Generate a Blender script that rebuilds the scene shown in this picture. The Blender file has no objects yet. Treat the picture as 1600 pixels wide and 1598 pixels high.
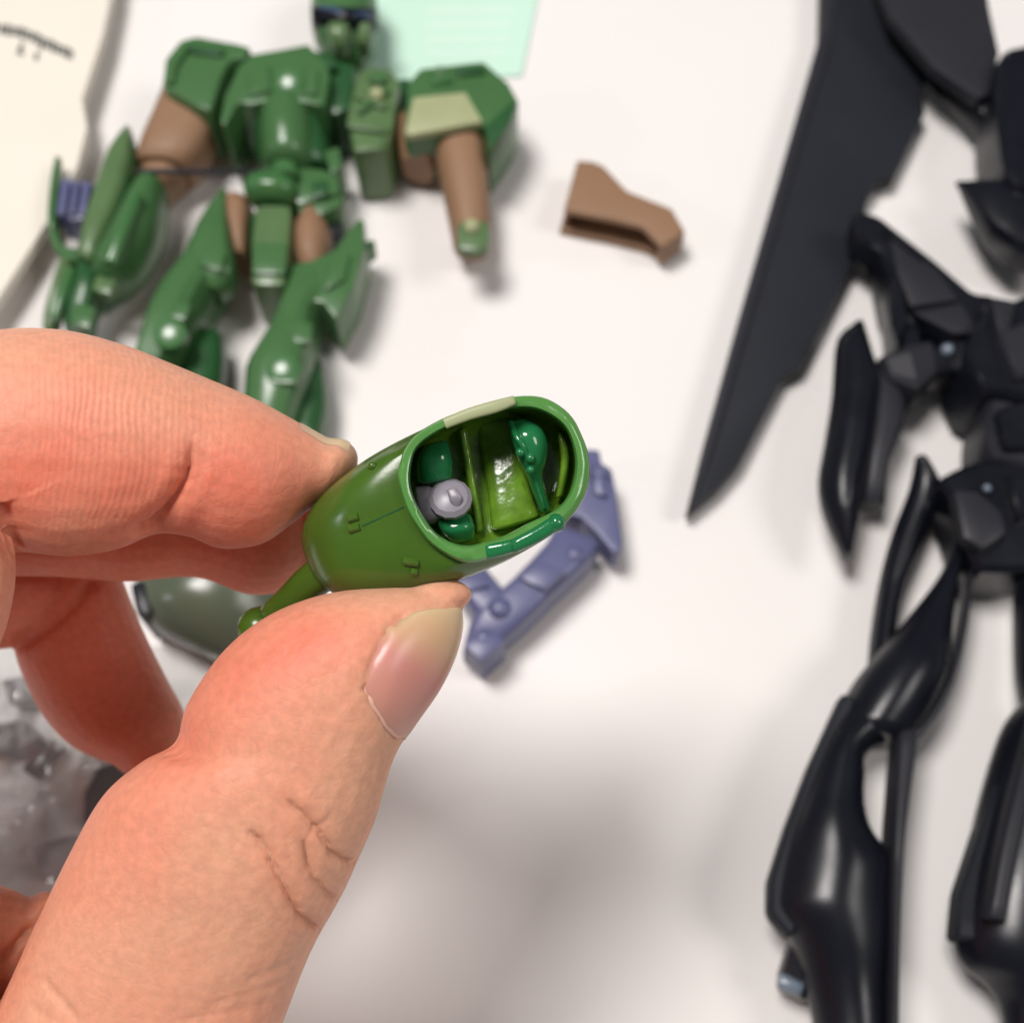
import bpy, bmesh, math, random
import numpy as np
from mathutils import Vector, Matrix, noise
from mathutils.bvhtree import BVHTree

random.seed(7)
scene = bpy.context.scene
COL = scene.collection
MM = 0.001

# ------------------------------------------------------------------ camera
TILT = math.radians(25.0)
DIST = 188.0                                     # mm, camera to the table along the axis
FPX = 1931.0                                     # focal length in photograph pixels (1600 wide)
FWD = Vector((0, math.sin(TILT), -math.cos(TILT)))
UPV = Vector((0, math.cos(TILT), math.sin(TILT)))
RGT = Vector((1, 0, 0))
CAM = -FWD * DIST                                # mm
cd = bpy.data.cameras.new('camera')
cd.sensor_width = 36.0
cd.lens = 36.0 * FPX / 1600.0
cd.clip_start = 0.005
cd.clip_end = 20.0
cd.dof.use_dof = True
cd.dof.focus_distance = 0.099
cd.dof.aperture_fstop = 30.0
cam = bpy.data.objects.new('camera', cd)
COL.objects.link(cam)
cam.location = CAM * MM
cam.rotation_euler = (TILT, 0, 0)
scene.camera = cam

# ------------------------------------------------------------------ world and lamps
w = bpy.data.worlds.new('World')
scene.world = w
w.use_nodes = True
bg = w.node_tree.nodes['Background']
bg.inputs[0].default_value = (0.96, 0.97, 1.0, 1)
bg.inputs[1].default_value = 0.13

def lamp(name, loc, target, size, power, col):
    d = bpy.data.lights.new(name, 'AREA')
    d.shape = 'DISK'; d.size = size; d.energy = power; d.color = col
    o = bpy.data.objects.new(name, d)
    COL.objects.link(o)
    o.location = loc
    o.rotation_euler = (Vector(target) - Vector(loc)).to_track_quat('-Z', 'Y').to_euler()
    return o
LAMP1 = Vector((-0.24, 0.10, 0.88))
lamp('ceiling_lamp', LAMP1, (0, 0, 0), 0.32, 8.3, (1.0, 0.955, 0.925))
lamp('ceiling_lamp', (0.85, -0.17, 1.05), (0, 0, 0), 0.48, 4.9, (1.0, 0.95, 0.92))

lamp('bag_glint_light', (-0.95, -0.25, 0.60), (-0.06, -0.05, 0), 0.09, 0.8, (0.86, 0.93, 1.0))  # weak cool light added for glints on the bag film

scene.view_settings.view_transform = 'Standard'
scene.view_settings.look = 'None'
scene.view_settings.gamma = 1.0
scene.view_settings.exposure = 0.0
scene.view_settings.use_curve_mapping = False
scene.render.engine = 'CYCLES'
scene.cycles.use_denoising = True
scene.cycles.max_bounces = 10

# ------------------------------------------------------------------ pixel <-> place helpers
def ray(px, py):
    return FWD + RGT * ((px - 800.0) / FPX) + UPV * (-(py - 799.0) / FPX)
def T(px, py, z):                                # point (mm) at height z above the table
    r = ray(px, py)
    return CAM + r * ((z - CAM.z) / r.z)
def P(px, py, d):                                # point (mm) at distance d in front of the lens
    return CAM + ray(px, py) * d

# ------------------------------------------------------------------ materials
MATS = {}
def mat(name, col, rough=0.4, spec=0.5, sss=0, vary=0.0, scale=200.0, bump=0.0, bscale=900.0, coat=0.0, trans=0.0, rvary=0.0):
    m = bpy.data.materials.new(name); m.use_nodes = True
    nt = m.node_tree; b = nt.nodes['Principled BSDF']
    b.inputs['Base Color'].default_value = (*col, 1)
    b.inputs['Roughness'].default_value = rough
    b.inputs['Specular IOR Level'].default_value = spec
    if coat:
        b.inputs['Coat Weight'].default_value = coat
        b.inputs['Coat Roughness'].default_value = 0.06
    if sss:
        b.inputs['Subsurface Weight'].default_value = sss
        b.inputs['Subsurface Radius'].default_value = (1, 1, 1)
        b.inputs['Subsurface Scale'].default_value = 0.0006
    tc = nt.nodes.new('ShaderNodeTexCoord')
    if vary or rvary:
        n = nt.nodes.new('ShaderNodeTexNoise'); n.inputs['Scale'].default_value = scale
        n.inputs['Detail'].default_value = 4
        nt.links.new(tc.outputs['Object'], n.inputs['Vector'])
        if vary:
            mr = nt.nodes.new('ShaderNodeMapRange')
            mr.inputs['From Min'].default_value = 0.25; mr.inputs['From Max'].default_value = 0.75
            mr.inputs['To Min'].default_value = 1 - vary; mr.inputs['To Max'].default_value = 1 + vary
            nt.links.new(n.outputs['Fac'], mr.inputs['Value'])
            mx = nt.nodes.new('ShaderNodeVectorMath'); mx.operation = 'SCALE'
            mx.inputs[0].default_value = col
            nt.links.new(mr.outputs[0], mx.inputs['Scale'])
            nt.links.new(mx.outputs[0], b.inputs['Base Color'])
        if rvary:
            mr = nt.nodes.new('ShaderNodeMapRange')
            mr.inputs['From Min'].default_value = 0.3; mr.inputs['From Max'].default_value = 0.7
            mr.inputs['To Min'].default_value = max(0.02, rough - rvary); mr.inputs['To Max'].default_value = rough + rvary
            nt.links.new(n.outputs['Fac'], mr.inputs['Value'])
            nt.links.new(mr.outputs[0], b.inputs['Roughness'])
    if bump:
        n2 = nt.nodes.new('ShaderNodeTexNoise'); n2.inputs['Scale'].default_value = bscale
        n2.inputs['Detail'].default_value = 3
        nt.links.new(tc.outputs['Object'], n2.inputs['Vector'])
        bp = nt.nodes.new('ShaderNodeBump'); bp.inputs['Strength'].default_value = bump
        bp.inputs['Distance'].default_value = 0.0002
        nt.links.new(n2.outputs['Fac'], bp.inputs['Height'])
        nt.links.new(bp.outputs[0], b.inputs['Normal'])
    MATS[name] = m
    return m

mat('white_table', (0.80, 0.775, 0.755), 0.32, 0.35, vary=0.015, scale=12, rvary=0.1)
mat('green_plastic', (0.056, 0.142, 0.050), 0.26, 0.45, vary=0.06, scale=150, bump=0.05)
mat('deep_green_plastic', (0.020, 0.085, 0.026), 0.32, 0.5, vary=0.08, scale=150)
mat('olive_plastic', (0.092, 0.165, 0.066), 0.30, 0.5, vary=0.10, scale=200)
mat('pale_olive_plastic', (0.34, 0.37, 0.20), 0.45, 0.4, vary=0.06, scale=250)
mat('brown_plastic', (0.265, 0.155, 0.090), 0.5, 0.3, vary=0.04, scale=150, bump=0.05)
mat('lavender_plastic', (0.105, 0.112, 0.225), 0.36, 0.5, vary=0.06, scale=180, bump=0.05)
mat('lavender_grey_plastic', (0.25, 0.23, 0.27), 0.34, 0.45, vary=0.06, scale=300)
mat('black_plastic', (0.0050, 0.0060, 0.0105), 0.31, 0.36, vary=0.1, scale=120, bump=0.04, rvary=0.06)
mat('black_matte_plastic', (0.0125, 0.0145, 0.0205), 0.55, 0.25, vary=0.1, scale=90, bump=0.05)
mat('dark_grey_plastic', (0.021, 0.021, 0.027), 0.42, 0.28, vary=0.1, scale=120)
mat('steel_pin', (0.16, 0.20, 0.25), 0.25, 0.7)
mat('visor_glass', (0.05, 0.085, 0.17), 0.10, 0.9)
mat('cream_paper', (0.76, 0.715, 0.63), 0.7, 0.2, vary=0.015, scale=60)
mat('mint_paper', (0.56, 0.79, 0.66), 0.5, 0.3, vary=0.03, scale=40)
mat('pale_print', (0.62, 0.81, 0.70), 0.5, 0.3)
mat('dark_print', (0.07, 0.075, 0.07), 0.6, 0.2)
mat('pod_green', (0.050, 0.112, 0.011), 0.24, 0.45, vary=0.10, scale=260, bump=0.04, bscale=1500)
mat('pod_inner_bright_green', (0.125, 0.25, 0.02), 0.17, 0.55, sss=0.4, vary=0.4, scale=520, bump=0.85, bscale=430)  # shell plastic in a brighter colour, making up for the dim cavity
mat('glossy_green', (0.050, 0.150, 0.048), 0.24, 0.6)
mat('emerald_plastic', (0.014, 0.150, 0.050), 0.12, 0.55, vary=0.08, scale=300, bump=0.10, bscale=1100)
mat('rim_green', (0.085, 0.245, 0.055), 0.16, 0.55, vary=0.06, scale=400, bump=0.06, bscale=1500)
mat('cuticle_skin', (0.70, 0.40, 0.31), 0.5, 0.3)
mat('grey_green_plastic', (0.085, 0.105, 0.07), 0.25, 0.5, vary=0.12, scale=120)
mat('bag_part', (0.42, 0.405, 0.41), 0.4, 0.5, vary=0.1, scale=150)
mat('bag_dark_part', (0.10, 0.095, 0.095), 0.35, 0.5, vary=0.1, scale=150)

# clear crinkled film: transparent with a glossy skin
m = bpy.data.materials.new('clear_film'); m.use_nodes = True
nt = m.node_tree; nt.nodes.clear()
out = nt.nodes.new('ShaderNodeOutputMaterial'); mixn = nt.nodes.new('ShaderNodeMixShader')
tr = nt.nodes.new('ShaderNodeBsdfTransparent'); tr.inputs[0].default_value = (0.93, 0.93, 0.93, 1)
gl = nt.nodes.new('ShaderNodeBsdfGlossy'); gl.inputs['Roughness'].default_value = 0.12
fr = nt.nodes.new('ShaderNodeFresnel'); fr.inputs[0].default_value = 1.58
df = nt.nodes.new('ShaderNodeBsdfDiffuse'); df.inputs[0].default_value = (0.8, 0.8, 0.8, 1)
mh = nt.nodes.new('ShaderNodeMixShader'); mh.inputs[0].default_value = 0.2
nt.links.new(tr.outputs[0], mh.inputs[1]); nt.links.new(df.outputs[0], mh.inputs[2])
nt.links.new(fr.outputs[0], mixn.inputs[0]); nt.links.new(mh.outputs[0], mixn.inputs[1]); nt.links.new(gl.outputs[0], mixn.inputs[2])
nt.links.new(mixn.outputs[0], out.inputs[0])
MATS['clear_film'] = m

# skin: flush attribute (blood-red zones, partly warm light), ridge attribute (finger-print lines)
def skin_material():
    m = bpy.data.materials.new('skin'); m.use_nodes = True
    nt = m.node_tree; b = nt.nodes['Principled BSDF']; L = nt.links.new
    tc = nt.nodes.new('ShaderNodeTexCoord')
    at = nt.nodes.new('ShaderNodeAttribute'); at.attribute_name = 'flush'
    n1 = nt.nodes.new('ShaderNodeTexNoise'); n1.inputs['Scale'].default_value = 130; n1.inputs['Detail'].default_value = 5
    L(tc.outputs['Object'], n1.inputs['Vector'])
    add = nt.nodes.new('ShaderNodeMath'); add.operation = 'MULTIPLY_ADD'
    add.inputs[1].default_value = 0.7; add.inputs[2].default_value = -0.37
    L(n1.outputs['Fac'], add.inputs[0])
    sm = nt.nodes.new('ShaderNodeMath'); sm.operation = 'ADD'; sm.use_clamp = True
    L(add.outputs[0], sm.inputs[0]); L(at.outputs['Fac'], sm.inputs[1])
    cr = nt.nodes.new('ShaderNodeValToRGB')
    e = cr.color_ramp.elements
    e[0].position = 0.0; e[0].color = (0.69, 0.355, 0.228, 1)
    e[1].position = 1.0; e[1].color = (0.70, 0.175, 0.108, 1)
    k = cr.color_ramp.elements.new(0.45); k.color = (0.71, 0.280, 0.180, 1)
    L(sm.outputs[0], cr.inputs[0])
    # fine freckling
    n3 = nt.nodes.new('ShaderNodeTexNoise'); n3.inputs['Scale'].default_value = 1400; n3.inputs['Detail'].default_value = 3
    L(tc.outputs['Object'], n3.inputs['Vector'])
    mr = nt.nodes.new('ShaderNodeMapRange'); mr.inputs['From Min'].default_value = 0.3; mr.inputs['From Max'].default_value = 0.7
    mr.inputs['To Min'].default_value = 0.92; mr.inputs['To Max'].default_value = 1.07
    L(n3.outputs['Fac'], mr.inputs['Value'])
    vm = nt.nodes.new('ShaderNodeVectorMath'); vm.operation = 'SCALE'
    L(cr.outputs[0], vm.inputs[0]); L(mr.outputs[0], vm.inputs['Scale'])
    L(vm.outputs[0], b.inputs['Base Color'])
    b.inputs['Roughness'].default_value = 0.52
    b.inputs['Specular IOR Level'].default_value = 0.32
    b.inputs['Subsurface Weight'].default_value = 0.55
    b.inputs['Subsurface Radius'].default_value = (1.0, 0.32, 0.18)
    b.inputs['Subsurface Scale'].default_value = 0.0016
    # pores + print ridges
    ra = nt.nodes.new('ShaderNodeAttribute'); ra.attribute_name = 'ridge'
    rc = nt.nodes.new('ShaderNodeAttribute'); rc.attribute_name = 'ridge_phase'
    n4 = nt.nodes.new('ShaderNodeTexNoise'); n4.inputs['Scale'].default_value = 200; n4.inputs['Detail'].default_value = 2
    L(tc.outputs['Object'], n4.inputs['Vector'])
    ph = nt.nodes.new('ShaderNodeMath'); ph.operation = 'MULTIPLY_ADD'; ph.inputs[1].default_value = 15.0
    L(n4.outputs['Fac'], ph.inputs[0]); L(rc.outputs['Fac'], ph.inputs[2])
    sn = nt.nodes.new('ShaderNodeMath'); sn.operation = 'SINE'; L(ph.outputs[0], sn.inputs[0])
    rm = nt.nodes.new('ShaderNodeMath'); rm.operation = 'MULTIPLY'; L(sn.outputs[0], rm.inputs[0]); L(ra.outputs['Fac'], rm.inputs[1])
    v = nt.nodes.new('ShaderNodeTexVoronoi'); v.inputs['Scale'].default_value = 1500; L(tc.outputs['Object'], v.inputs['Vector'])
    n5 = nt.nodes.new('ShaderNodeTexNoise'); n5.inputs['Scale'].default_value = 650; n5.inputs['Detail'].default_value = 5; L(tc.outputs['Object'], n5.inputs['Vector'])
    a1 = nt.nodes.new('ShaderNodeMath'); a1.operation = 'MULTIPLY_ADD'; a1.inputs[1].default_value = 0.30
    L(v.outputs['Distance'], a1.inputs[0]); L(n5.outputs['Fac'], a1.inputs[2])
    a2 = nt.nodes.new('ShaderNodeMath'); a2.operation = 'MULTIPLY_ADD'; a2.inputs[1].default_value = 0.26
    L(rm.outputs[0], a2.inputs[0])
    ve = nt.nodes.new('ShaderNodeTexVoronoi'); ve.feature = 'DISTANCE_TO_EDGE'; ve.inputs['Scale'].default_value = 950
    wp = nt.nodes.new('ShaderNodeMixRGB'); wp.blend_type = 'ADD'; wp.inputs[0].default_value = 0.0012
    L(tc.outputs['Object'], wp.inputs[1]); L(n5.outputs['Color'], wp.inputs[2]); L(wp.outputs[0], ve.inputs['Vector'])
    ce = nt.nodes.new('ShaderNodeMapRange'); ce.inputs['From Max'].default_value = 0.12; ce.inputs['To Max'].default_value = 0.22
    L(ve.outputs['Distance'], ce.inputs['Value'])
    a3 = nt.nodes.new('ShaderNodeMath'); a3.operation = 'ADD'
    L(a1.outputs[0], a3.inputs[0]); L(ce.outputs[0], a3.inputs[1]); L(a3.outputs[0], a2.inputs[2])
    bp = nt.nodes.new('ShaderNodeBump'); bp.inputs['Strength'].default_value = 0.45; bp.inputs['Distance'].default_value = 0.00013
    L(a2.outputs[0], bp.inputs['Height']); L(bp.outputs[0], b.inputs['Normal'])
    MATS['skin'] = m
skin_material()

def nail_material():
    m = bpy.data.materials.new('nail'); m.use_nodes = True
    nt = m.node_tree; b = nt.nodes['Principled BSDF']; L = nt.links.new
    at = nt.nodes.new('ShaderNodeAttribute'); at.attribute_name = 'along'
    cr = nt.nodes.new('ShaderNodeValToRGB'); e = cr.color_ramp.elements
    e[0].position = 0.0; e[0].color = (0.56, 0.27, 0.20, 1)
    e[1].position = 1.0; e[1].color = (0.64, 0.47, 0.27, 1)
    k = cr.color_ramp.elements.new(0.40); k.color = (0.58, 0.245, 0.205, 1)
    k = cr.color_ramp.elements.new(0.60); k.color = (0.60, 0.37, 0.22, 1)
    L(at.outputs['Fac'], cr.inputs[0]); L(cr.outputs[0], b.inputs['Base Color'])
    b.inputs['Roughness'].default_value = 0.33
    b.inputs['Specular IOR Level'].default_value = 0.45
    b.inputs['Subsurface Weight'].default_value = 0.4
    b.inputs['Subsurface Radius'].default_value = (1, 0.4, 0.25)
    b.inputs['Subsurface Scale'].default_value = 0.0008
    MATS['nail'] = m
nail_material()

# ------------------------------------------------------------------ object helpers
ORG = {}                                         # object -> world origin (mm) of its root
def tag(o, label=None, cat=None, group=None, kind=None):
    if label: o['label'] = label
    if cat: o['category'] = cat
    if group: o['group'] = group
    if kind: o['kind'] = kind
    return o
def thing(name, loc, label, cat, group=None):
    o = bpy.data.objects.new(name, None)
    o.empty_display_size = 0.01
    COL.objects.link(o)
    o.location = Vector(loc) * MM
    ORG[o.name] = Vector(loc)
    return tag(o, label, cat, group)
def mesh_obj(name, verts, faces, material, parent=None, smooth=True, angle=35, origin=None):
    org = ORG[parent.name] if parent else Vector(origin if origin is not None else (0, 0, 0))
    me = bpy.data.meshes.new(name)
    me.from_pydata([((Vector(v) - org) * MM)[:] for v in verts], [], faces)
    bm = bmesh.new(); bm.from_mesh(me)
    bmesh.ops.recalc_face_normals(bm, faces=bm.faces)
    bm.to_mesh(me); bm.free()
    me.materials.append(MATS[material])
    if smooth:
        me.polygons.foreach_set('use_smooth', [True] * len(me.polygons))
        me.set_sharp_from_angle(angle=math.radians(angle))
    me.update()
    o = bpy.data.objects.new(name, me)
    COL.objects.link(o)
    if parent:
        o.parent = parent
    else:
        o.location = org * MM
    ORG[o.name] = org
    return o

def catmull(rows, sub):
    if sub <= 1: return [list(map(float, r)) for r in rows]
    R = np.array(rows, float); out = []
    n = len(R)
    for i in range(n - 1):
        p0 = R[max(i - 1, 0)]; p1 = R[i]; p2 = R[i + 1]; p3 = R[min(i + 2, n - 1)]
        for s in range(sub):
            t = s / sub
            out.append(0.5 * ((2 * p1) + (-p0 + p2) * t + (2 * p0 - 5 * p1 + 4 * p2 - p3) * t * t + (-p0 + 3 * p1 - 3 * p2 + p3) * t ** 3))
    out.append(R[-1])
    return [list(r) for r in out]

def spow(x, e):
    return math.copysign(abs(x) ** e, x)

def loft_rings(rings, capA=True, capB=True):
    verts = []; faces = []
    n = len(rings[0])
    for r in rings: verts.extend(r)
    for i in range(len(rings) - 1):
        for k in range(n):
            a = i * n + k; b = i * n + (k + 1) % n
            faces.append((a, b, b + n, a + n))
    if capA:
        c = sum((Vector(v) for v in rings[0]), Vector()) / n; verts.append(c); ci = len(verts) - 1
        for k in range(n): faces.append((ci, (k + 1) % n, k))
    if capB:
        o = (len(rings) - 1) * n
        c = sum((Vector(v) for v in rings[-1]), Vector()) / n; verts.append(c); ci = len(verts) - 1
        for k in range(n): faces.append((ci, o + k, o + (k + 1) % n))
    return verts, faces

def sec_rings(secs, pt, upf, n, p, cap, capr):
    """secs rows: lx ly rx ry z h ; returns rings of points"""
    rings = []; frames = []
    for s in secs:
        Lp = pt(s[0], s[1], s[4]); Rp = pt(s[2], s[3], s[4])
        c = (Lp + Rp) / 2; a = (Rp - Lp) / 2; b = upf(c) * s[5]
        frames.append((c, a, b))
    e = 2.0 / p
    def ring(c, a, b, k=1.0):
        return [c + a * (k * spow(math.cos(t), e)) + b * (k * spow(math.sin(t), e)) for t in [2 * math.pi * (i + 0.5) / n for i in range(n)]]
    def cap_rings(i, j):
        c, a, b = frames[i]; c2 = frames[j][0]
        ax = (c - c2).normalized(); L = b.length * capr
        out = []
        if cap == 'round':
            for f in (0.35, 0.6, 0.8, 0.93, 0.995):
                out.append(ring(c + ax * (L * f), a, b, math.sqrt(max(0, 1 - f * f))))
        elif cap == 'bevel':
            out.append(ring(c + ax * (L * 0.25), a, b, 0.86))
        return out
    A = list(reversed(cap_rings(0, 1))); B = cap_rings(-1, -2)
    rings = A + [ring(*f) for f in frames] + B
    return rings

def tloft(name, secs, material, parent, n=20, p=2.4, sub=3, cap='bevel', capr=0.7, angle=40):
    """thing lying on the table: rows (lx,ly,rx,ry,z_centre,half_height)"""
    rings = sec_rings(catmull(secs, sub), T, lambda c: Vector((0, 0, 1)), n, p, cap, capr)
    v, f = loft_rings(rings)
    return mesh_obj(name, v, f, material, parent, angle=angle)
def cloft(name, secs, material, parent, n=20, p=2.2, sub=3, cap='round', capr=1.0, angle=50):
    """thing held in the air: rows (lx,ly,rx,ry,depth,half_depth)"""
    rings = sec_rings(catmull(secs, sub), P, lambda c: (CAM - c).normalized(), n, p, cap, capr)
    v, f = loft_rings(rings)
    return mesh_obj(name, v, f, material, parent, angle=angle)

def slab(name, poly, z0, z1, material, parent=None, bevel=0.5, seg=2, origin=None, zt=None, angle=40, tilt=None):
    """plate with outline traced at its top height, extruded down to z0; tilt(x,y)->dz"""
    top = [T(x, y, z1) for x, y in poly]
    bm = bmesh.new()
    tv = []; bv = []
    for q in top:
        dz = tilt(q.x, q.y) if tilt else 0.0
        tv.append(bm.verts.new((q.x, q.y, z1 + dz))); bv.append(bm.verts.new((q.x, q.y, z0 + dz)))
    n = len(poly)
    ft = bm.faces.new(tv); bm.faces.new(list(reversed(bv)))
    for k in range(n):
        bm.faces.new((tv[(k + 1) % n], tv[k], bv[k], bv[(k + 1) % n]))
    bmesh.ops.recalc_face_normals(bm, faces=bm.faces)
    if bevel:
        es = [e for e in bm.edges if all(v in tv for v in e.verts)]
        ve = [e for e in bm.edges if (e.verts[0] in tv) != (e.verts[1] in tv)]
        bmesh.ops.bevel(bm, geom=es + ve, offset=bevel, segments=seg, affect='EDGES', profile=0.6, clamp_overlap=True)
    bmesh.ops.triangulate(bm, faces=[f for f in bm.faces if len(f.verts) > 4])
    bm.verts.index_update()
    verts = [v.co.copy() for v in bm.verts]; faces = [tuple(v.index for v in f.verts) for f in bm.faces]
    bm.free()
    if parent is None and origin is None:
        origin = sum(top, Vector()) / n; origin.z = z0
    return mesh_obj(name, verts, faces, material, parent, angle=angle, origin=origin)

def ball(name, c, r, material, parent, squash=1.0, n=16):
    verts = []; faces = []
    for i in range(1, n // 2):
        ph = math.pi * i / (n // 2)
        for k in range(n):
            th = 2 * math.pi * k / n
            verts.append(c + Vector((r * math.sin(ph) * math.cos(th), r * math.sin(ph) * math.sin(th), r * squash * math.cos(ph))))
    R = n // 2 - 1
    for i in range(R - 1):
        for k in range(n):
            faces.append((i * n + k, i * n + (k + 1) % n, (i + 1) * n + (k + 1) % n, (i + 1) * n + k))
    verts.append(c + Vector((0, 0, r * squash))); t = len(verts) - 1
    verts.append(c - Vector((0, 0, r * squash))); b = len(verts) - 1
    for k in range(n):
        faces.append((t, (k + 1) % n, k)); faces.append((b, (R - 1) * n + k, (R - 1) * n + (k + 1) % n))
    return mesh_obj(name, verts, faces, material, parent, angle=80)

def rod(name, a, b, r, material, parent, n=10):
    ax = (b - a).normalized(); u = ax.orthogonal().normalized(); v2 = ax.cross(u)
    rings = [[q + (u * math.cos(t) + v2 * math.sin(t)) * (r * k) for t in [2 * math.pi * i / n for i in range(n)]]
             for q, k in ((a, .8), (a + ax * r * .3, 1), (b - ax * r * .3, 1), (b, .8))]
    v, f = loft_rings(rings)
    return mesh_obj(name, v, f, material, parent)

def boss(name, px, py, z, r, R, material, parent, skirt=1.6, n=24):
    """shallow round lens-shaped boss, turned midway between camera and lamp to catch a highlight"""
    c = T(px, py, z)
    ax = ((CAM - c).normalized() + (LAMP1 * 1000 - c).normalized()).normalized()
    u = ax.orthogonal().normalized(); v2 = ax.cross(u)
    rings = []
    for k in (1.08, 1.0):
        off = -skirt if k > 1 else 0
        rings.append([c + ax * (off - (R - math.sqrt(R * R - r * r))) + (u * math.cos(t) + v2 * math.sin(t)) * r * k for t in [2 * math.pi * i / n for i in range(n)]])
    for q in (.85, .65, .45, .25, .1):
        rr = r * q
        rings.append([c + ax * -(R - math.sqrt(R * R - rr * rr)) + (u * math.cos(t) + v2 * math.sin(t)) * rr for t in [2 * math.pi * i / n for i in range(n)]])
    v, f = loft_rings(rings)
    return mesh_obj(name, v, f, material, parent, angle=40)

# ------------------------------------------------------------------ setting
gx, gy = 900, 900
tb = mesh_obj('table_top', [(-gx, -gy, 0), (gx, -gy, 0), (gx, gy, 0), (-gx, gy, 0)], [(0, 1, 2, 3)], 'white_table', None, smooth=False)
tag(tb, kind='structure')

# ------------------------------------------------------------------ papers
def paper(name, poly, z0, z1, material, label, cat, tilt=None):
    o = slab(name, poly, z0, z1, material, None, bevel=0.15, seg=1, tilt=tilt)
    return tag(o, label, cat)
bk = paper('leaflet', [(-260, -160), (190, -160), (176, -20), (160, 55), (128, 155), (136, 200), (120, 262), (75, 345), (0, 462), (-120, 640), (-260, 700)],
           4.4, 6.4, 'cream_paper', 'cream leaflet with dark printed lines along the left edge of the table', 'leaflet')
bp_ = catmull([(-60, 34), (0, 46), (40, 54), (80, 72), (116, 88)], 5)
for k in range(len(bp_) - 1):
    (xa, ya), (xb, yb) = bp_[k], bp_[k + 1]
    xb = xa + (xb - xa) * .78; yb = ya + (yb - ya) * .78
    h = 8 if k % 3 else 10
    slab('print_mark', [(xa, ya - h), (xb, yb - h), (xb - 2, yb + h * .8), (xa - 2, ya + h * .8)], 6.42, 6.46, 'dark_print', bk, bevel=0)
for i, q in enumerate([[(33, 66), (38, 68), (32, 84), (27, 81)], [(55, 82), (61, 84), (59, 96), (53, 93)], [(27, 80), (38, 82), (37, 87), (26, 85)], [(63, 70), (68, 72), (66, 80), (61, 78)]]):
    slab('print_mark', q, 6.42, 6.46, 'dark_print', bk, bevel=0)
mint = paper('mint_card', [(520, -160), (866, -160), (840, 0), (816, 118), (560, 132)], 0.1, 0.5, 'mint_paper',
             'pale mint green card lying behind the head of the green robot', 'card')
for yy in (14, 36, 58, 80):
    slab('pale_line', [(668, yy), (806 - yy * .2, yy - 2), (804 - yy * .2, yy + 7), (667, yy + 9)], 0.51, 0.54, 'pale_print', mint, bevel=0)

# ------------------------------------------------------------------ green robot figure
gr = thing('robot_figure', T(470, 300, 0), 'green plastic robot figure with brown arms lying on its back on the white table', 'figure')
G, DG, OL, BR = 'green_plastic', 'deep_green_plastic', 'olive_plastic', 'brown_plastic'
# head
hd = tloft('head', [(512, -34, 566, -34, 9, 4), (492, -12, 586, -12, 9, 6.2), (487, 8, 590, 8, 9, 6.6), (487, 30, 590, 30, 9, 6.2),
                    (488, 52, 590, 52, 9, 6.0), (494, 70, 585, 72, 9, 5.6), (506, 86, 574, 88, 8.6, 4.6)], G, gr, p=2.3, sub=3, cap='round', capr=.6)
tloft('visor', [(494, 20, 516, 20, 14.0, 1.6), (510, 24, 533, 24, 14.8, 1.7), (530, 30, 552, 30, 15.2, 1.6), (550, 31, 570, 32, 14.6, 1.7), (566, 30, 586, 30, 13.6, 1.6)], 'visor_glass', hd, p=2.5, sub=2)
tloft('visor_band', [(491, 20, 491, 42, 12.6, 2.2), (515, 20, 515, 42, 13.8, 2.2), (540, 22, 540, 44, 14.2, 2.2), (565, 22, 565, 44, 13.6, 2.2), (587, 22, 587, 42, 12.2, 2.0)], 'black_plastic', hd, p=3, sub=2)
tloft('mouth_guard', [(512, 48, 548, 48, 14.0, 2.0), (514, 64, 546, 64, 13.8, 2.2), (520, 80, 542, 82, 12.6, 2)], OL, hd, p=3, sub=2)
tloft('cheek_guard', [(560, 52, 584, 52, 12.6, 2.2), (558, 74, 578, 76, 11.4, 2)], OL, hd, p=3, sub=2)
rod('neck', T(536, 80, 7), T(520, 112, 7), 3.4, DG, gr)
# chest
ch = slab('chest', [(372, 104), (392, 84), (430, 78), (482, 68), (508, 96), (516, 116), (506, 166), (470, 158), (430, 156), (392, 162), (372, 160), (352, 196), (342, 190), (350, 150)], 2, 15, G, gr, bevel=1.1, seg=2)
boss('chest_glint_boss', 449, 128, 15.9, 2.6, 8, 'glossy_green', ch)
slab('collar', [(352, 78), (368, 66), (386, 72), (392, 88), (374, 100), (352, 104)], 6, 13.5, G, gr, bevel=1)
slab('chest_flank', [(504, 98), (530, 92), (556, 100), (552, 170), (520, 178), (502, 168)], 1, 11.5, DG, gr, bevel=1.2)
tloft('belly_ring', [(396, 172, 506, 178, 7, 6.4), (398, 206, 512, 208, 7, 6.6), (402, 244, 520, 246, 7, 6), (408, 268, 522, 270, 7, 5.4)], DG, gr, p=2.8, sub=2)
tloft('belly', [(418, 172, 482, 172, 9.6, 5.4), (408, 190, 492, 192, 9.6, 6.4), (408, 225, 494, 226, 9.6, 6.6), (412, 262, 492, 264, 9.0, 6)], G, gr, p=2.2, sub=3, cap='round', capr=.3)
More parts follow.
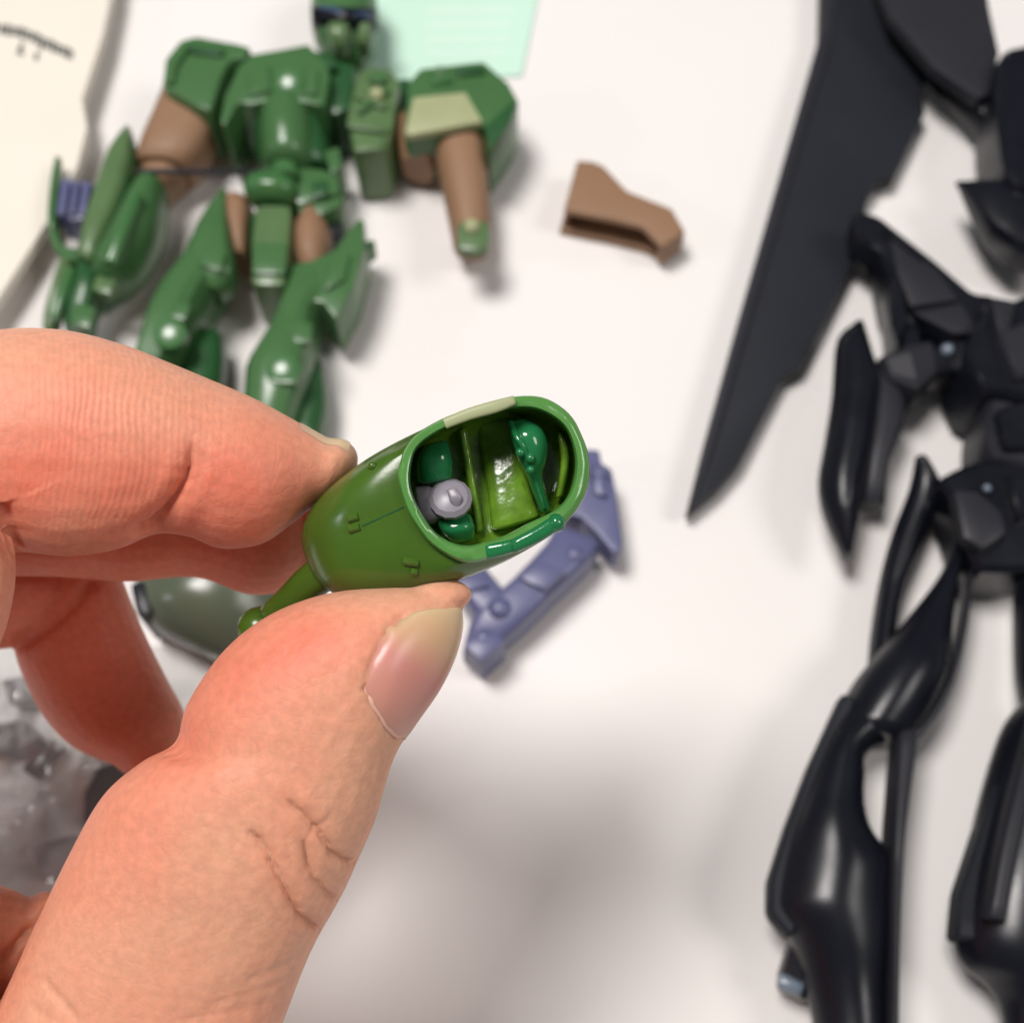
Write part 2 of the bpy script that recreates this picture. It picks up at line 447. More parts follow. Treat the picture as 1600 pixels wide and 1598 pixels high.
# right breast block
bb = slab('breast_block', [(556, 112), (574, 102), (612, 106), (624, 124), (616, 190), (604, 236), (552, 240), (546, 205), (540, 186)], 1, 12.6, OL, gr, bevel=1.3)
slab('breast_ridge', [(541, 186), (604, 196), (602, 206), (542, 198)], 12.4, 13.6, OL, bb, bevel=.4)
slab('breast_ridge', [(556, 138), (606, 160), (602, 170), (552, 150)], 12.4, 13.5, OL, bb, bevel=.4)
slab('breast_ridge', [(602, 134), (610, 140), (562, 176), (555, 170)], 12.5, 13.7, G, bb, bevel=.4)
slab('breast_cap', [(578, 112), (606, 114), (604, 128), (576, 126)], 12.4, 13.6, G, bb, bevel=.4)
ball('breast_knob', T(589, 149, 13.4), 1.3, 'pale_olive_plastic', bb)
slab('breast_plate', [(552, 208), (600, 212), (597, 233), (556, 236)], 12.3, 13.2, OL, bb, bevel=.4)
# waist
slab('waist', [(412, 258), (500, 262), (530, 272), (532, 300), (470, 318), (410, 300)], 1, 11, G, gr, bevel=.9)
tloft('belt_ring', [(388, 280, 460, 282, 10.6, 2.4), (381, 292, 466, 295, 11.2, 3.2), (383, 306, 464, 309, 11.2, 3.2), (394, 318, 456, 320, 10.6, 2.4)], 'glossy_green', gr, p=2.4, sub=3, cap='bevel', capr=.5)
slab('belt_side', [(462, 272), (512, 266), (534, 286), (536, 320), (500, 336), (464, 330)], 1, 10, G, gr, bevel=.9)
slab('front_skirt', [(398, 318), (456, 318), (452, 378), (446, 446), (390, 444), (392, 380)], 2, 13, OL, gr, bevel=1.3)
slab('skirt_panel', [(396, 376), (450, 378), (446, 428), (392, 426)], 12.8, 13.9, G, gr, bevel=.6)
slab('hip_socket_ring', [(452, 322), (520, 318), (536, 352), (520, 372), (480, 346), (462, 380), (456, 440), (444, 440)], .5, 6.5, 'black_matte_plastic', gr, bevel=.8)  # black colour carries the shadow ring round the hip socket
slab('hip_block', [(388, 330), (460, 330), (456, 420), (392, 420)], 1, 8, DG, gr, bevel=.8)
# hip joints
tloft('hip_joint', [(352, 326, 396, 330, 6.5, 4.2), (354, 360, 394, 364, 6.5, 4.6), (364, 408, 392, 408, 6, 4)], BR, gr, p=2.6, sub=2)
tloft('hip_joint', [(470, 348, 506, 346, 6.5, 3.8), (456, 376, 520, 374, 6.5, 5), (460, 412, 516, 416, 6.5, 5), (470, 440, 512, 440, 6, 4)], BR, gr, p=2.1, sub=3, cap='round', capr=.5)
# left leg (image left)
lg = tloft('leg', [(300, 400, 366, 410, 7, 6), (290, 428, 352, 452, 7.4, 6.6), (262, 464, 334, 482, 7.6, 7), (242, 502, 316, 522, 8, 7.2), (228, 546, 288, 566, 8, 7), (214, 600, 262, 620, 7.5, 6.6), (190, 700, 262, 720, 7, 6.4)],
           G, gr, p=3.0, sub=2, n=16, angle=28)
tloft('thigh_fin', [(346, 300, 354, 300, 9.4, .8), (322, 338, 358, 346, 10, 2.4), (306, 374, 366, 398, 10.4, 3.6), (294, 416, 370, 440, 10.2, 3.8), (300, 450, 352, 462, 9.6, 3.2)], G, lg, p=3.4, sub=2, n=16, angle=28)
boss('knee_glint_boss', 264, 519, 15.6, 2.4, 8, 'glossy_green', lg)
tloft('calf_fin', [(322, 528, 350, 536, 5, 3), (300, 548, 354, 560, 5, 4), (284, 580, 352, 592, 5, 4), (280, 650, 340, 660, 5, 4)], 'deep_green_plastic', lg, p=2.5, sub=2)
tloft('foot', [(196, 700, 262, 720, 7, 6), (180, 760, 262, 776, 7, 7), (176, 820, 256, 830, 6.5, 6.4)], DG, lg, p=3)
# right leg
rg = tloft('leg', [(456, 440, 530, 450, 7, 5.4), (450, 468, 520, 486, 7.2, 6.2), (438, 502, 500, 508, 7.4, 6.4), (424, 534, 497, 545, 7.6, 6.6), (404, 566, 494, 576, 7.8, 7), (388, 598, 486, 612, 7.8, 7), (384, 660, 470, 668, 7, 6.6), (370, 760, 450, 770, 7, 6.4)],
           G, gr, p=3.0, sub=2, n=16, angle=28)
slab('thigh_plate', [(560, 340), (569, 344), (570, 386), (553, 446), (524, 498), (505, 472), (458, 468), (455, 438), (468, 414), (521, 391)], 3, 12.6, G, rg, bevel=.8, seg=2)
slab('thigh_spur', [(566, 378), (585, 373), (586, 379), (568, 394)], 6, 10, G, rg, bevel=.6)
boss('knee_glint_boss', 439, 575, 15.2, 2.4, 8, 'glossy_green', rg)
tloft('calf_fin', [(482, 572, 508, 580, 5, 3), (470, 600, 514, 612, 5, 4.2), (462, 640, 514, 654, 5, 4), (450, 700, 500, 708, 5, 4)], DG, rg, p=2.6, sub=2)
tloft('foot', [(376, 760, 450, 772, 7, 6), (364, 820, 452, 834, 7, 7), (362, 880, 446, 890, 6.5, 6.4)], DG, rg, p=3)
# left arm
la = slab('shoulder', [(252, 132), (257, 92), (281, 62), (306, 55), (366, 66), (392, 72), (384, 92), (362, 92), (348, 114), (330, 174), (308, 167), (264, 142)], 3, 15, G, gr, bevel=1.2, seg=2)
slab('shoulder_inset', [(346, 104), (372, 96), (370, 150), (350, 172), (336, 172)], 2, 9, BR, la, bevel=.6)
ua = tloft('upper_arm', [(262, 144, 342, 176, 7.5, 5), (243, 192, 342, 210, 7.5, 5.4), (224, 236, 322, 250, 7.5, 5.4), (217, 262, 306, 270, 7.2, 5.2)], BR, gr, p=3, sub=2, n=16)
tloft('elbow', [(220, 268, 304, 272, 6, 4.4), (226, 292, 268, 302, 6, 4.4), (220, 312, 258, 320, 6, 4)], BR, gr, p=2.6, sub=2)
fa = tloft('forearm', [(222, 292, 262, 306, 8, 5), (204, 322, 260, 338, 8, 6), (184, 362, 248, 382, 8.2, 6.4), (162, 402, 226, 420, 8.2, 6.2), (148, 424, 208, 440, 8, 5.4), (146, 440, 190, 456, 7, 4.4)], G, gr, p=2.2, sub=3, cap='round', capr=.3)
tloft('shield_blade', [(193, 206, 204, 206, 11, 1), (172, 242, 208, 246, 11, 2.4), (156, 288, 200, 296, 11, 2.8), (142, 330, 184, 342, 11, 2.8), (132, 366, 166, 380, 11, 2.8), (126, 404, 150, 416, 10.6, 2.6)], OL, gr, p=3.2, sub=2)
tloft('shield_edge', [(196, 206, 207, 208, 9, 1.6), (200, 236, 217, 246, 9, 3.4), (196, 286, 214, 292, 9, 3.6), (176, 340, 198, 348, 9, 3.6), (154, 398, 170, 406, 9, 3.6)], DG, gr, p=3, sub=2)
tloft('guard_blade', [(87, 250, 96, 250, 9, .8), (82, 290, 97, 294, 9, 1.8), (78, 334, 94, 340, 9, 2), (78, 366, 92, 366, 9, 1.8)], G, gr, p=3, sub=2)
tloft('guard_hook', [(78, 362, 94, 360, 8.6, 1.8), (82, 384, 98, 376, 8.6, 1.8), (96, 408, 106, 392, 8.6, 1.8), (124, 420, 128, 396, 8.6, 2)], G, gr, p=3, sub=3)
lv = slab('grip_block', [(94, 276), (154, 288), (148, 322), (132, 343), (112, 344), (86, 334)], 5, 11, 'lavender_plastic', gr, bevel=.8)
for (x0, x1) in ((98, 107), (112, 122), (128, 140)):
    slab('grip_rib', [(x0 + 2, 281), (x1 + 2, 283), (x1 - 7, 334), (x0 - 6, 332)], 10.8, 12.2, 'lavender_plastic', lv, bevel=.5)
tloft('hand_prong', [(98, 412, 118, 416, 8, 2.2), (86, 450, 104, 456, 8, 2.4), (74, 486, 96, 492, 7.4, 2.2), (70, 516, 88, 522, 7, 2)], OL, gr, p=3, sub=2)
tloft('hand_prong', [(128, 414, 158, 424, 8, 2.8), (122, 446, 160, 460, 8, 3.6), (108, 480, 150, 494, 7.4, 3.4), (104, 520, 142, 530, 7, 3)], DG, gr, p=3, sub=2)
tloft('hand_prong', [(118, 430, 133, 434, 8.6, 1.4), (106, 474, 120, 478, 8.6, 1.4)], 'lavender_grey_plastic', gr, p=2.4, sub=2)
tloft('wrist', [(136, 420, 190, 446, 6, 3.4), (128, 452, 168, 476, 6, 3.4)], DG, gr, p=3, sub=2)
rod('arm_rod', T(214, 268, 13.2), T(408, 270, 9), 0.5, 'dark_grey_plastic', gr)
# right arm
ra_ = slab('shoulder', [(638, 128), (656, 106), (756, 95), (796, 130), (811, 158), (802, 184), (764, 240), (756, 194), (640, 214), (630, 206)], 3, 13.6, G, gr, bevel=1.1, seg=2)
slab('shoulder_panel', [(645, 151), (728, 143), (755, 190), (638, 211), (632, 205)], 13.2, 14.6, 'pale_olive_plastic', ra_, bevel=.5)
slab('shoulder_flap', [(758, 196), (800, 158), (808, 162), (800, 186), (765, 238)], 11.5, 14.2, DG, ra_, bevel=.5)
ball('shoulder_stud', T(688, 118, 13.6), 1.5, G, ra_)
slab('shoulder_joint', [(618, 124), (642, 120), (640, 196), (622, 200)], 2, 8, DG, gr, bevel=.8)
tloft('elbow', [(616, 196, 676, 210, 6, 4), (618, 228, 684, 236, 6, 4.4), (626, 258, 680, 266, 5.5, 3.6)], BR, gr, p=2.6, sub=2)
tloft('upper_arm', [(670, 204, 757, 200, 7.6, 5.2), (680, 246, 761, 246, 7.6, 5.2), (690, 296, 764, 298, 7.4, 5), (702, 352, 767, 352, 7, 4.6), (708, 384, 766, 382, 6.8, 4)], BR, gr, p=2.5, sub=2)
cp = slab('arm_cap', [(714, 350), (726, 342), (762, 344), (766, 360), (764, 384), (746, 392), (716, 388)], 10.4, 12.2, OL, gr, bevel=.7)
ball('cap_stud', T(737, 356, 12.2), 1.4, 'pale_olive_plastic', cp)

slab('shoulder_ridge', [(262, 96), (286, 68), (300, 66), (276, 100), (270, 130), (258, 126)], 14.6, 16, G, la, bevel=.5)
slab('chest_panel', [(386, 112), (420, 100), (424, 140), (390, 148)], 14.8, 15.8, G, ch, bevel=.4)
slab('chest_panel', [(478, 96), (498, 110), (496, 146), (474, 144)], 14.8, 15.8, G, ch, bevel=.4)
tloft('belt_buckle', [(426, 262, 466, 262, 11.5, 2), (424, 276, 468, 278, 12, 2)], 'glossy_green', gr, p=2.6, sub=2)
slab('shoulder_stripe', [(672, 110), (704, 106), (708, 126), (674, 130)], 13.4, 14.4, 'glossy_green', ra_, bevel=.4)
rod('forearm_barrel', T(214, 306, 14.6), T(172, 414, 14.8), 1.3, 'glossy_green', gr)
rod('forearm_barrel', T(112, 420, 11), T(84, 500, 10.4), .9, 'glossy_green', gr)
slab('wrist_plate', [(150, 428), (182, 438), (172, 460), (142, 452)], 10, 12, OL, gr, bevel=.5)
slab('hand_plate', [(118, 470), (150, 480), (140, 512), (108, 504)], 10, 11.6, G, gr, bevel=.5)
slab('thigh_panel', [(318, 380), (352, 396), (346, 424), (310, 412)], 13.6, 14.4, G, lg, bevel=.3)
slab('shin_panel', [(268, 468), (300, 476), (288, 500), (256, 492)], 14.2, 15, G, lg, bevel=.3)
slab('shin_panel', [(448, 500), (488, 504), (484, 536), (440, 530)], 13.4, 14.4, G, rg, bevel=.3)
slab('thigh_panel', [(512, 412), (548, 396), (538, 436), (508, 452)], 12.4, 13.4, G, rg, bevel=.3)
slab('knee_guard', [(408, 562), (424, 548), (462, 552), (474, 574), (462, 600), (420, 596)], 13.4, 14.6, G, rg, bevel=.5)
slab('shoulder_vent', [(712, 104), (752, 100), (760, 112), (716, 116)], 13.4, 14.4, DG, ra_, bevel=.3)
slab('shoulder_vent', [(296, 70), (352, 76), (346, 86), (294, 80)], 14.8, 15.8, DG, la, bevel=.3)
slab('collar_block', [(486, 78), (520, 84), (528, 104), (500, 108)], 9, 13.4, DG, gr, bevel=.5)
slab('waist_fin', [(506, 236), (530, 228), (536, 262), (516, 270)], 4, 11, G, gr, bevel=.5)
slab('belt_stud', [(486, 284), (512, 280), (514, 304), (490, 308)], 9.8, 11.4, DG, gr, bevel=.4)

# ------------------------------------------------------------------ brown shell
bs = thing('armour_shell', T(960, 330, 0), 'hollow brown plastic armour shell alone on the bare white table', 'kit part')
TOPB = [(902, 249), (926, 251), (943, 258), (980, 297), (1050, 325), (1071, 362), (1036, 386), (1020, 369), (1006, 353), (955, 341), (881, 327)]
slab('top_plate', TOPB, 5.6, 6.8, BR, bs, bevel=.7, seg=3)
slab('bottom_plate', [(905, 256), (942, 266), (978, 304), (1048, 332), (1066, 366), (1036, 402), (1006, 388), (953, 375), (874, 359)], .2, 1.4, BR, bs, bevel=.5)
slab('rear_wall', [(902, 250), (926, 252), (943, 259), (980, 298), (1050, 326), (1071, 362), (1036, 386), (1030, 372), (1052, 350), (1040, 336), (972, 310), (934, 272), (912, 268), (892, 322), (882, 327)], 1.0, 6.2, BR, bs, bevel=.4)

# ------------------------------------------------------------------ lavender kit part
lp = thing('frame_part', T(830, 930, 0), 'lavender grey U-shaped plastic part on the table partly hidden behind the green pod', 'kit part')
LV = 'lavender_plastic'
slab('hook_blade', [(880, 740), (906, 700), (937, 702), (940, 722), (956, 732), (964, 776), (973, 846), (969, 864), (958, 864), (934, 834), (908, 808), (872, 800)], 2.5, 7.5, LV, lp, bevel=1.2, seg=3)
ball('rivet', T(936, 743, 7.5), 1.5, LV, lp)
tloft('main_bar', [(862, 838, 936, 862, 4.6, 3.6), (850, 862, 920, 888, 4.8, 4), (800, 916, 866, 938, 4.8, 4.2), (772, 940, 838, 966, 4.8, 4.2), (742, 966, 806, 996, 4.6, 4), (728, 1004, 782, 1016, 4.2, 3.4), (724, 1022, 762, 1040, 4, 3)], LV, lp, p=5, sub=2, angle=30)
tloft('short_arm', [(690, 884, 748, 878, 4.4, 3.4), (704, 912, 770, 910, 4.6, 3.8), (724, 946, 798, 944, 4.8, 4), (748, 978, 812, 966, 4.6, 3.8)], LV, lp, p=5, sub=2, angle=30)
ball('rivet', T(781, 950, 8.6), 1.7, LV, lp, squash=.7)
ball('rivet', T(756, 997, 8.2), 1.5, LV, lp, squash=.7)
ball('rivet', T(898, 866, 8.4), 1.4, LV, lp, squash=.6)

slab('bar_step', [(812, 902), (842, 872), (884, 890), (852, 922)], 8.6, 10.2, LV, lp, bevel=.5)
slab('bar_step', [(704, 904), (752, 892), (766, 914), (716, 928)], 8, 9.6, LV, lp, bevel=.5)
slab('bar_end', [(722, 1004), (762, 980), (792, 1000), (752, 1036)], 1, 9, LV, lp, bevel=.8)
slab('blade_step', [(926, 716), (944, 730), (950, 776), (930, 770)], 7.3, 8.6, LV, lp, bevel=.5)

# ------------------------------------------------------------------ black robot figure
bf = thing('robot_figure', T(1500, 800, 0), 'glossy black plastic robot figure with a long wing blade at the right of the table', 'figure')
BK, BM, DGY = 'black_plastic', 'black_matte_plastic', 'dark_grey_plastic'
wg = slab('wing_blade', [(1284, -60), (1440, -60), (1462, 90), (1437, 148), (1447, 172), (1398, 277), (1373, 281), (1356, 308), (1338, 404), (1262, 557), (1254, 571), (1226, 584), (1157, 722), (1122, 762), (1073, 801), (1100, 692), (1156, 490), (1191, 368), (1251, 158), (1282, 50)], 1.5, 4.6, BM, bf, bevel=.7, seg=2)
slab('wing_edge', [(1289, -60), (1312, -60), (1302, 60), (1270, 160), (1212, 366), (1176, 488), (1118, 690), (1082, 790), (1104, 694), (1160, 490), (1196, 368), (1256, 158), (1287, 50)], 4.55, 5.3, DGY, wg, bevel=.25)
up = slab('wing_panel', [(1362, -60), (1536, -60), (1548, 20), (1562, 82), (1546, 148), (1527, 152), (1458, 104), (1391, 22)], 9, 11.5, DGY, bf, bevel=.6)
tloft('wing_arm', [(1440, 92, 1462, 126, 6, 2.6), (1490, 118, 1500, 168, 6, 3), (1540, 140, 1538, 210, 6, 3.2), (1580, 180, 1570, 230, 6, 3.2)], BK, bf, p=4, sub=1, n=12, angle=22)
slab('wing_root', [(1556, 100), (1574, 74), (1640, 60), (1680, 200), (1620, 300), (1584, 290), (1568, 250), (1560, 190)], 3, 14, BK, bf, bevel=.8, seg=1)
ball('wing_pivot', T(1560, 176, 9), 2.4, DGY, bf)
tloft('shoulder_spike', [(1494, 286, 1500, 292, 9, .6), (1526, 290, 1520, 330, 9, 2.2), (1562, 292, 1546, 374, 9, 3.4), (1600, 290, 1580, 406, 9, 4), (1680, 280, 1660, 430, 9, 4.4)], BK, bf, p=4, sub=1, n=12, angle=22)
# chest arm plate
pl = slab('arm_plate', [(1336, 324), (1376, 336), (1424, 374), (1462, 404), (1522, 456), (1556, 459), (1560, 520), (1538, 530), (1488, 528), (1424, 486), (1396, 440), (1380, 392), (1340, 364)], 6, 12, BK, bf, bevel=.7, seg=1)
slab('plate_face', [(1390, 374), (1424, 388), (1470, 428), (1498, 468), (1424, 478), (1404, 430)], 11.8, 12.9, DGY, pl, bevel=.5)
slab('plate_face', [(1428, 488), (1502, 474), (1534, 520), (1490, 520)], 11.8, 12.7, DGY, pl, bevel=.4)
tloft('upper_arm', [(1366, 388, 1412, 400, 6, 3.6), (1374, 440, 1428, 446, 6, 4.4), (1382, 490, 1436, 500, 6, 4.6), (1388, 540, 1432, 548, 6, 4.4), (1390, 580, 1440, 600, 6, 4.2)], BK, bf, p=4, sub=1, n=12, angle=22)
tloft('arm_fin', [(1344, 380, 1366, 376, 3.5, 2), (1364, 440, 1382, 436, 3.5, 2.4), (1376, 500, 1392, 498, 3.5, 2.4)], DGY, bf, p=4, sub=1, n=12, angle=22)
tloft('elbow_link', [(1404, 574, 1420, 606, 7, 3.2), (1448, 556, 1462, 602, 7, 3.6), (1490, 530, 1512, 596, 7, 4), (1530, 500, 1560, 590, 8, 4.4)], BK, bf, p=4, sub=1, n=12, angle=22)
ball('elbow_pin', T(1480, 547, 11.2), 1.0, 'steel_pin', bf)
slab('chest', [(1540, 468), (1586, 468), (1640, 440), (1720, 460), (1720, 620), (1600, 620), (1536, 610), (1510, 560), (1520, 520)], 2, 15, BK, bf, bevel=.9, seg=1)
slab('chest_collar', [(1548, 462), (1588, 470), (1580, 510), (1566, 540), (1556, 500)], 14, 16.5, DGY, bf, bevel=.6)
# forearm
fb = tloft('forearm_blade', [(1332, 508, 1350, 510, 8, 1.6), (1308, 530, 1364, 556, 8.4, 3), (1302, 580, 1376, 600, 8.6, 3.6), (1299, 620, 1372, 640, 8.6, 4), (1288, 690, 1362, 706, 8.6, 4.2), (1278, 752, 1350, 762, 8.4, 4), (1287, 806, 1342, 812, 8, 3.4), (1312, 862, 1330, 870, 7.4, 1.6)], BK, bf, p=1.75, sub=3, n=14, angle=40)
tloft('forearm_guard', [(1356, 580, 1412, 606, 6, 3.6), (1352, 630, 1411, 640, 6, 4), (1348, 668, 1410, 676, 6, 4), (1344, 724, 1386, 732, 6, 3.6), (1340, 786, 1380, 790, 5.4, 2.4)], DGY, bf, p=2.6, sub=2)
tloft('elbow_box', [(1372, 568, 1388, 614, 7.6, 3.6), (1404, 556, 1424, 634, 8, 4.4), (1440, 548, 1452, 604, 8, 4)], DGY, bf, p=4, sub=1, n=12, angle=22)
# waist and skirts
slab('waist', [(1546, 616), (1600, 600), (1720, 604), (1720, 740), (1602, 728), (1546, 716), (1540, 660)], 2, 13, DGY, bf, bevel=.8, seg=1)
slab('hip', [(1464, 748), (1500, 728), (1536, 716), (1600, 722), (1720, 730), (1720, 880), (1586, 892), (1526, 890), (1514, 846), (1492, 780)], 2, 12, BK, bf, bevel=.9, seg=1)
slab('hip_box', [(1490, 764), (1530, 766), (1566, 800), (1574, 832), (1536, 858), (1506, 838)], 11.8, 14.4, DGY, bf, bevel=.8)
ball('hip_pin', T(1542, 763, 13), .6, 'steel_pin', bf)
# left thigh strips
tloft('thigh_plate', [(1430, 716, 1450, 718, 9, 1.2), (1420, 764, 1472, 772, 6.6, 2.4), (1392, 838, 1442, 848, 5.4, 2.6), (1372, 916, 1412, 922, 5, 2.6), (1360, 990, 1400, 996, 5, 2.6), (1356, 1040, 1400, 1050, 5, 2.6)], BK, bf, p=1.8, sub=3, n=14, angle=40)
tloft('thigh', [(1490, 826, 1514, 842, 7, 2), (1474, 888, 1500, 894, 7, 2.4), (1424, 956, 1488, 976, 7.6, 3.4), (1366, 1024, 1482, 1048, 9, 5), (1330, 1070, 1452, 1116, 8.6, 5.6), (1300, 1130, 1420, 1160, 8, 5.4)], BK, bf, p=1.8, sub=4, n=16, angle=40)
tloft('thigh_strip', [(1502, 838, 1516, 842, 7.5, 2), (1507, 890, 1517, 892, 7.5, 2), (1500, 960, 1511, 962, 7.5, 2), (1482, 1040, 1494, 1046, 7.5, 2), (1456, 1100, 1470, 1110, 7.5, 2), (1420, 1150, 1434, 1158, 7.5, 2)], DGY, bf, p=2.4, sub=3)
# shin
sh = tloft('shin', [(1310, 1090, 1430, 1140, 8, 4.6), (1284, 1150, 1356, 1176, 8.4, 5), (1264, 1200, 1350, 1216, 8.6, 5.2), (1246, 1250, 1350, 1260, 8.8, 5.6), (1230, 1292, 1362, 1300, 9, 6), (1214, 1340, 1394, 1344, 9, 6.2), (1204, 1390, 1394, 1392, 9, 6.2), (1204, 1424, 1394, 1430, 9, 6), (1236, 1472, 1392, 1480, 8.6, 5.6), (1254, 1530, 1390, 1540, 8, 5), (1272, 1610, 1390, 1615, 7.6, 4.6), (1280, 1720, 1390, 1720, 7, 4.4)], BK, bf, p=1.8, sub=4, n=16, angle=40)
tloft('shin_strip', [(1394, 1150, 1430, 1156, 9, 3), (1388, 1230, 1418, 1232, 9.4, 3.2), (1384, 1308, 1407, 1310, 9.8, 3.4), (1382, 1400, 1401, 1402, 10, 3.4), (1382, 1500, 1398, 1500, 10, 3.2), (1380, 1620, 1397, 1620, 9.6, 3), (1380, 1720, 1396, 1720, 9, 3)], DGY, bf, p=3.2, sub=3)
tloft('heel_spur', [(1232, 1466, 1262, 1480, 5, 2), (1216, 1520, 1262, 1536, 4.6, 2.2), (1215, 1538, 1262, 1562, 4.4, 2.2)], BK, bf, p=4, sub=1, n=12, angle=22)
rod('heel_pin', T(1217, 1530, 6.4), T(1252, 1546, 6.4), 1.0, 'steel_pin', bf)
# right leg at the frame's edge
tloft('thigh_strip', [(1588, 900, 1640, 900, 8, 3), (1587, 980, 1650, 980, 8, 3.4), (1590, 1060, 1650, 1070, 8, 3.4), (1600, 1110, 1650, 1120, 8, 3.2)], BK, bf, p=2.6, sub=2)
tloft('shin', [(1596, 1096, 1690, 1110, 8, 4.6), (1566, 1136, 1690, 1150, 8.6, 5.4), (1538, 1220, 1690, 1230, 9, 6), (1516, 1310, 1690, 1320, 9, 6.4), (1498, 1386, 1690, 1392, 9, 6.4), (1490, 1466, 1690, 1470, 8.8, 6.2), (1506, 1510, 1690, 1515, 8.4, 5.8), (1542, 1540, 1690, 1545, 8, 5.2), (1566, 1590, 1690, 1600, 7.4, 4.6), (1574, 1720, 1690, 1720, 7, 4.4)], BK, bf, p=1.8, sub=4, n=16, angle=40)
tloft('shin_ridge', [(1606, 1120, 1628, 1124, 13, 1.6), (1576, 1230, 1606, 1236, 14.4, 2), (1552, 1330, 1584, 1336, 15, 2), (1534, 1430, 1566, 1436, 15, 2)], DGY, bf, p=2.6, sub=3)

slab('shin_plate', [(1318, 1080), (1340, 1092), (1300, 1200), (1262, 1300), (1244, 1392), (1252, 1440), (1236, 1466), (1203, 1426), (1203, 1374), (1230, 1289), (1265, 1196)], 8, 11.5, BM, bf, bevel=.5, seg=1)
slab('shin_plate', [(1500, 1392), (1530, 1300), (1556, 1220), (1574, 1226), (1556, 1310), (1530, 1400), (1530, 1470), (1494, 1466)], 8, 12, BM, bf, bevel=.5, seg=1)
slab('arm_step', [(1384, 350), (1400, 360), (1450, 400), (1444, 408), (1392, 370)], 12.0, 13.4, BK, pl, bevel=.3, seg=1)
slab('chest_plate', [(1560, 520), (1600, 500), (1640, 520), (1640, 580), (1590, 590)], 15, 17, DGY, bf, bevel=.5, seg=1)
slab('waist_plate', [(1556, 640), (1600, 624), (1640, 640), (1640, 700), (1570, 700)], 13, 14.6, BK, bf, bevel=.5, seg=1)
slab('hip_step', [(1572, 740), (1640, 740), (1640, 800), (1590, 812)], 12, 13.6, BK, bf, bevel=.5, seg=1)
slab('side_fin', [(1392, 430), (1406, 424), (1420, 500), (1404, 540), (1392, 500)], 10.4, 12.4, BK, bf, bevel=.3, seg=1)
slab('knee_stud', [(1440, 1120), (1456, 1118), (1456, 1134), (1442, 1138)], 6, 9, DGY, bf, bevel=.3, seg=1)
# ------------------------------------------------------------------ grey-green shell under the fingers
gs = thing('helmet_shell', T(330, 960, 0), 'grey green rounded shell part on the table seen between fingers and thumb', 'kit part')
tloft('dome', [(214, 900, 236, 880, 6, 4), (228, 962, 300, 860, 7, 6), (256, 992, 380, 860, 7.4, 7.4), (320, 1022, 430, 880, 7, 7), (380, 1040, 460, 920, 6, 5)], 'grey_green_plastic', gs, p=2.2, sub=3, cap='round', capr=.4)
tloft('dome_rim', [(222, 930, 240, 955, 3, 2.4), (262, 985, 300, 960, 3, 2.8), (330, 1030, 350, 990, 3, 2.6), (400, 1060, 410, 1010, 3, 2.4)], 'deep_green_plastic', gs, p=2.4, sub=2)
slab('socket', [(200, 908), (232, 904), (240, 960), (212, 962)], 2, 12, 'black_plastic', gs, bevel=1)

# ------------------------------------------------------------------ clear bag of parts
bgroot = thing('plastic_bag', T(60, 1200, 0), 'crinkled clear plastic bag holding small grey parts under the hand', 'bag')
def film():
    nx, ny = 170, 140
    x0, x1, y0, y1 = -170, 395, 1010, 1700
    V = []; F = []
    for j in range(ny):
        for i in range(nx):
            u = i / (nx - 1); v = j / (ny - 1)
            q = T(x0 + (x1 - x0) * u, y0 + (y1 - y0) * v, 0)
            env = (min(1, 6 * u) * min(1, 6 * (1 - u)) * min(1, 6 * v) * min(1, 6 * (1 - v)))
            a = noise.noise(Vector((q.x * .06, q.y * .06, 3.1)))
            r = 1 - abs(noise.noise(Vector((q.x * .13, q.y * .11, 7.7)))) * 2
            r2 = 1 - abs(noise.noise(Vector((q.x * .30, q.y * .27, 1.7)))) * 2
            h = 0.4 + env * ((6.0 if u < .35 else 6.0 - 4.4 * min(1, (u - .35) / .25)) + 3.0 * a + (2.6 * r + 1.2 * r2) * (1 if u < .4 else .45))
            V.append((q.x, q.y, max(0.3, h)))
    for j in range(ny - 1):
        for i in range(nx - 1):
            a = j * nx + i; F.append((a, a + 1, a + 1 + nx, a + nx))
    return V, F
v, f = film()
mesh_obj('film', v, f, 'clear_film', bgroot, angle=180)
tag(slab('small_part', [(0, 1060), (40, 1052), (92, 1062), (70, 1092), (10, 1096)], .4, 4, 'bag_part', None, bevel=.8), 'mid grey part inside the clear bag, nearest the curled dark finger', 'kit part', 'parts in the bag')
tag(slab('small_part', [(-30, 1132), (34, 1122), (62, 1150), (30, 1172), (-40, 1170)], .4, 4.5, 'bag_part', None, bevel=.8), 'grey block inside the clear bag at the left edge of the photo', 'kit part', 'parts in the bag')
tag(slab('small_part', [(30, 1200), (80, 1150), (92, 1160), (48, 1212)], .4, 4, 'bag_dark_part', None, bevel=.8), 'thin dark grey stick inside the clear bag', 'kit part', 'parts in the bag')
tag(slab('small_part', [(130, 1240), (150, 1196), (206, 1180), (240, 1230), (180, 1300), (126, 1286)], .4, 5, 'bag_dark_part', None, bevel=1), 'dark block inside the clear bag against the thumb edge', 'kit part', 'parts in the bag')
tag(slab('small_part', [(46, 1320), (120, 1300), (130, 1350), (60, 1374)], .4, 4, 'bag_part', None, bevel=.8), 'grey part inside the clear bag, lowest of the visible ones', 'kit part', 'parts in the bag')

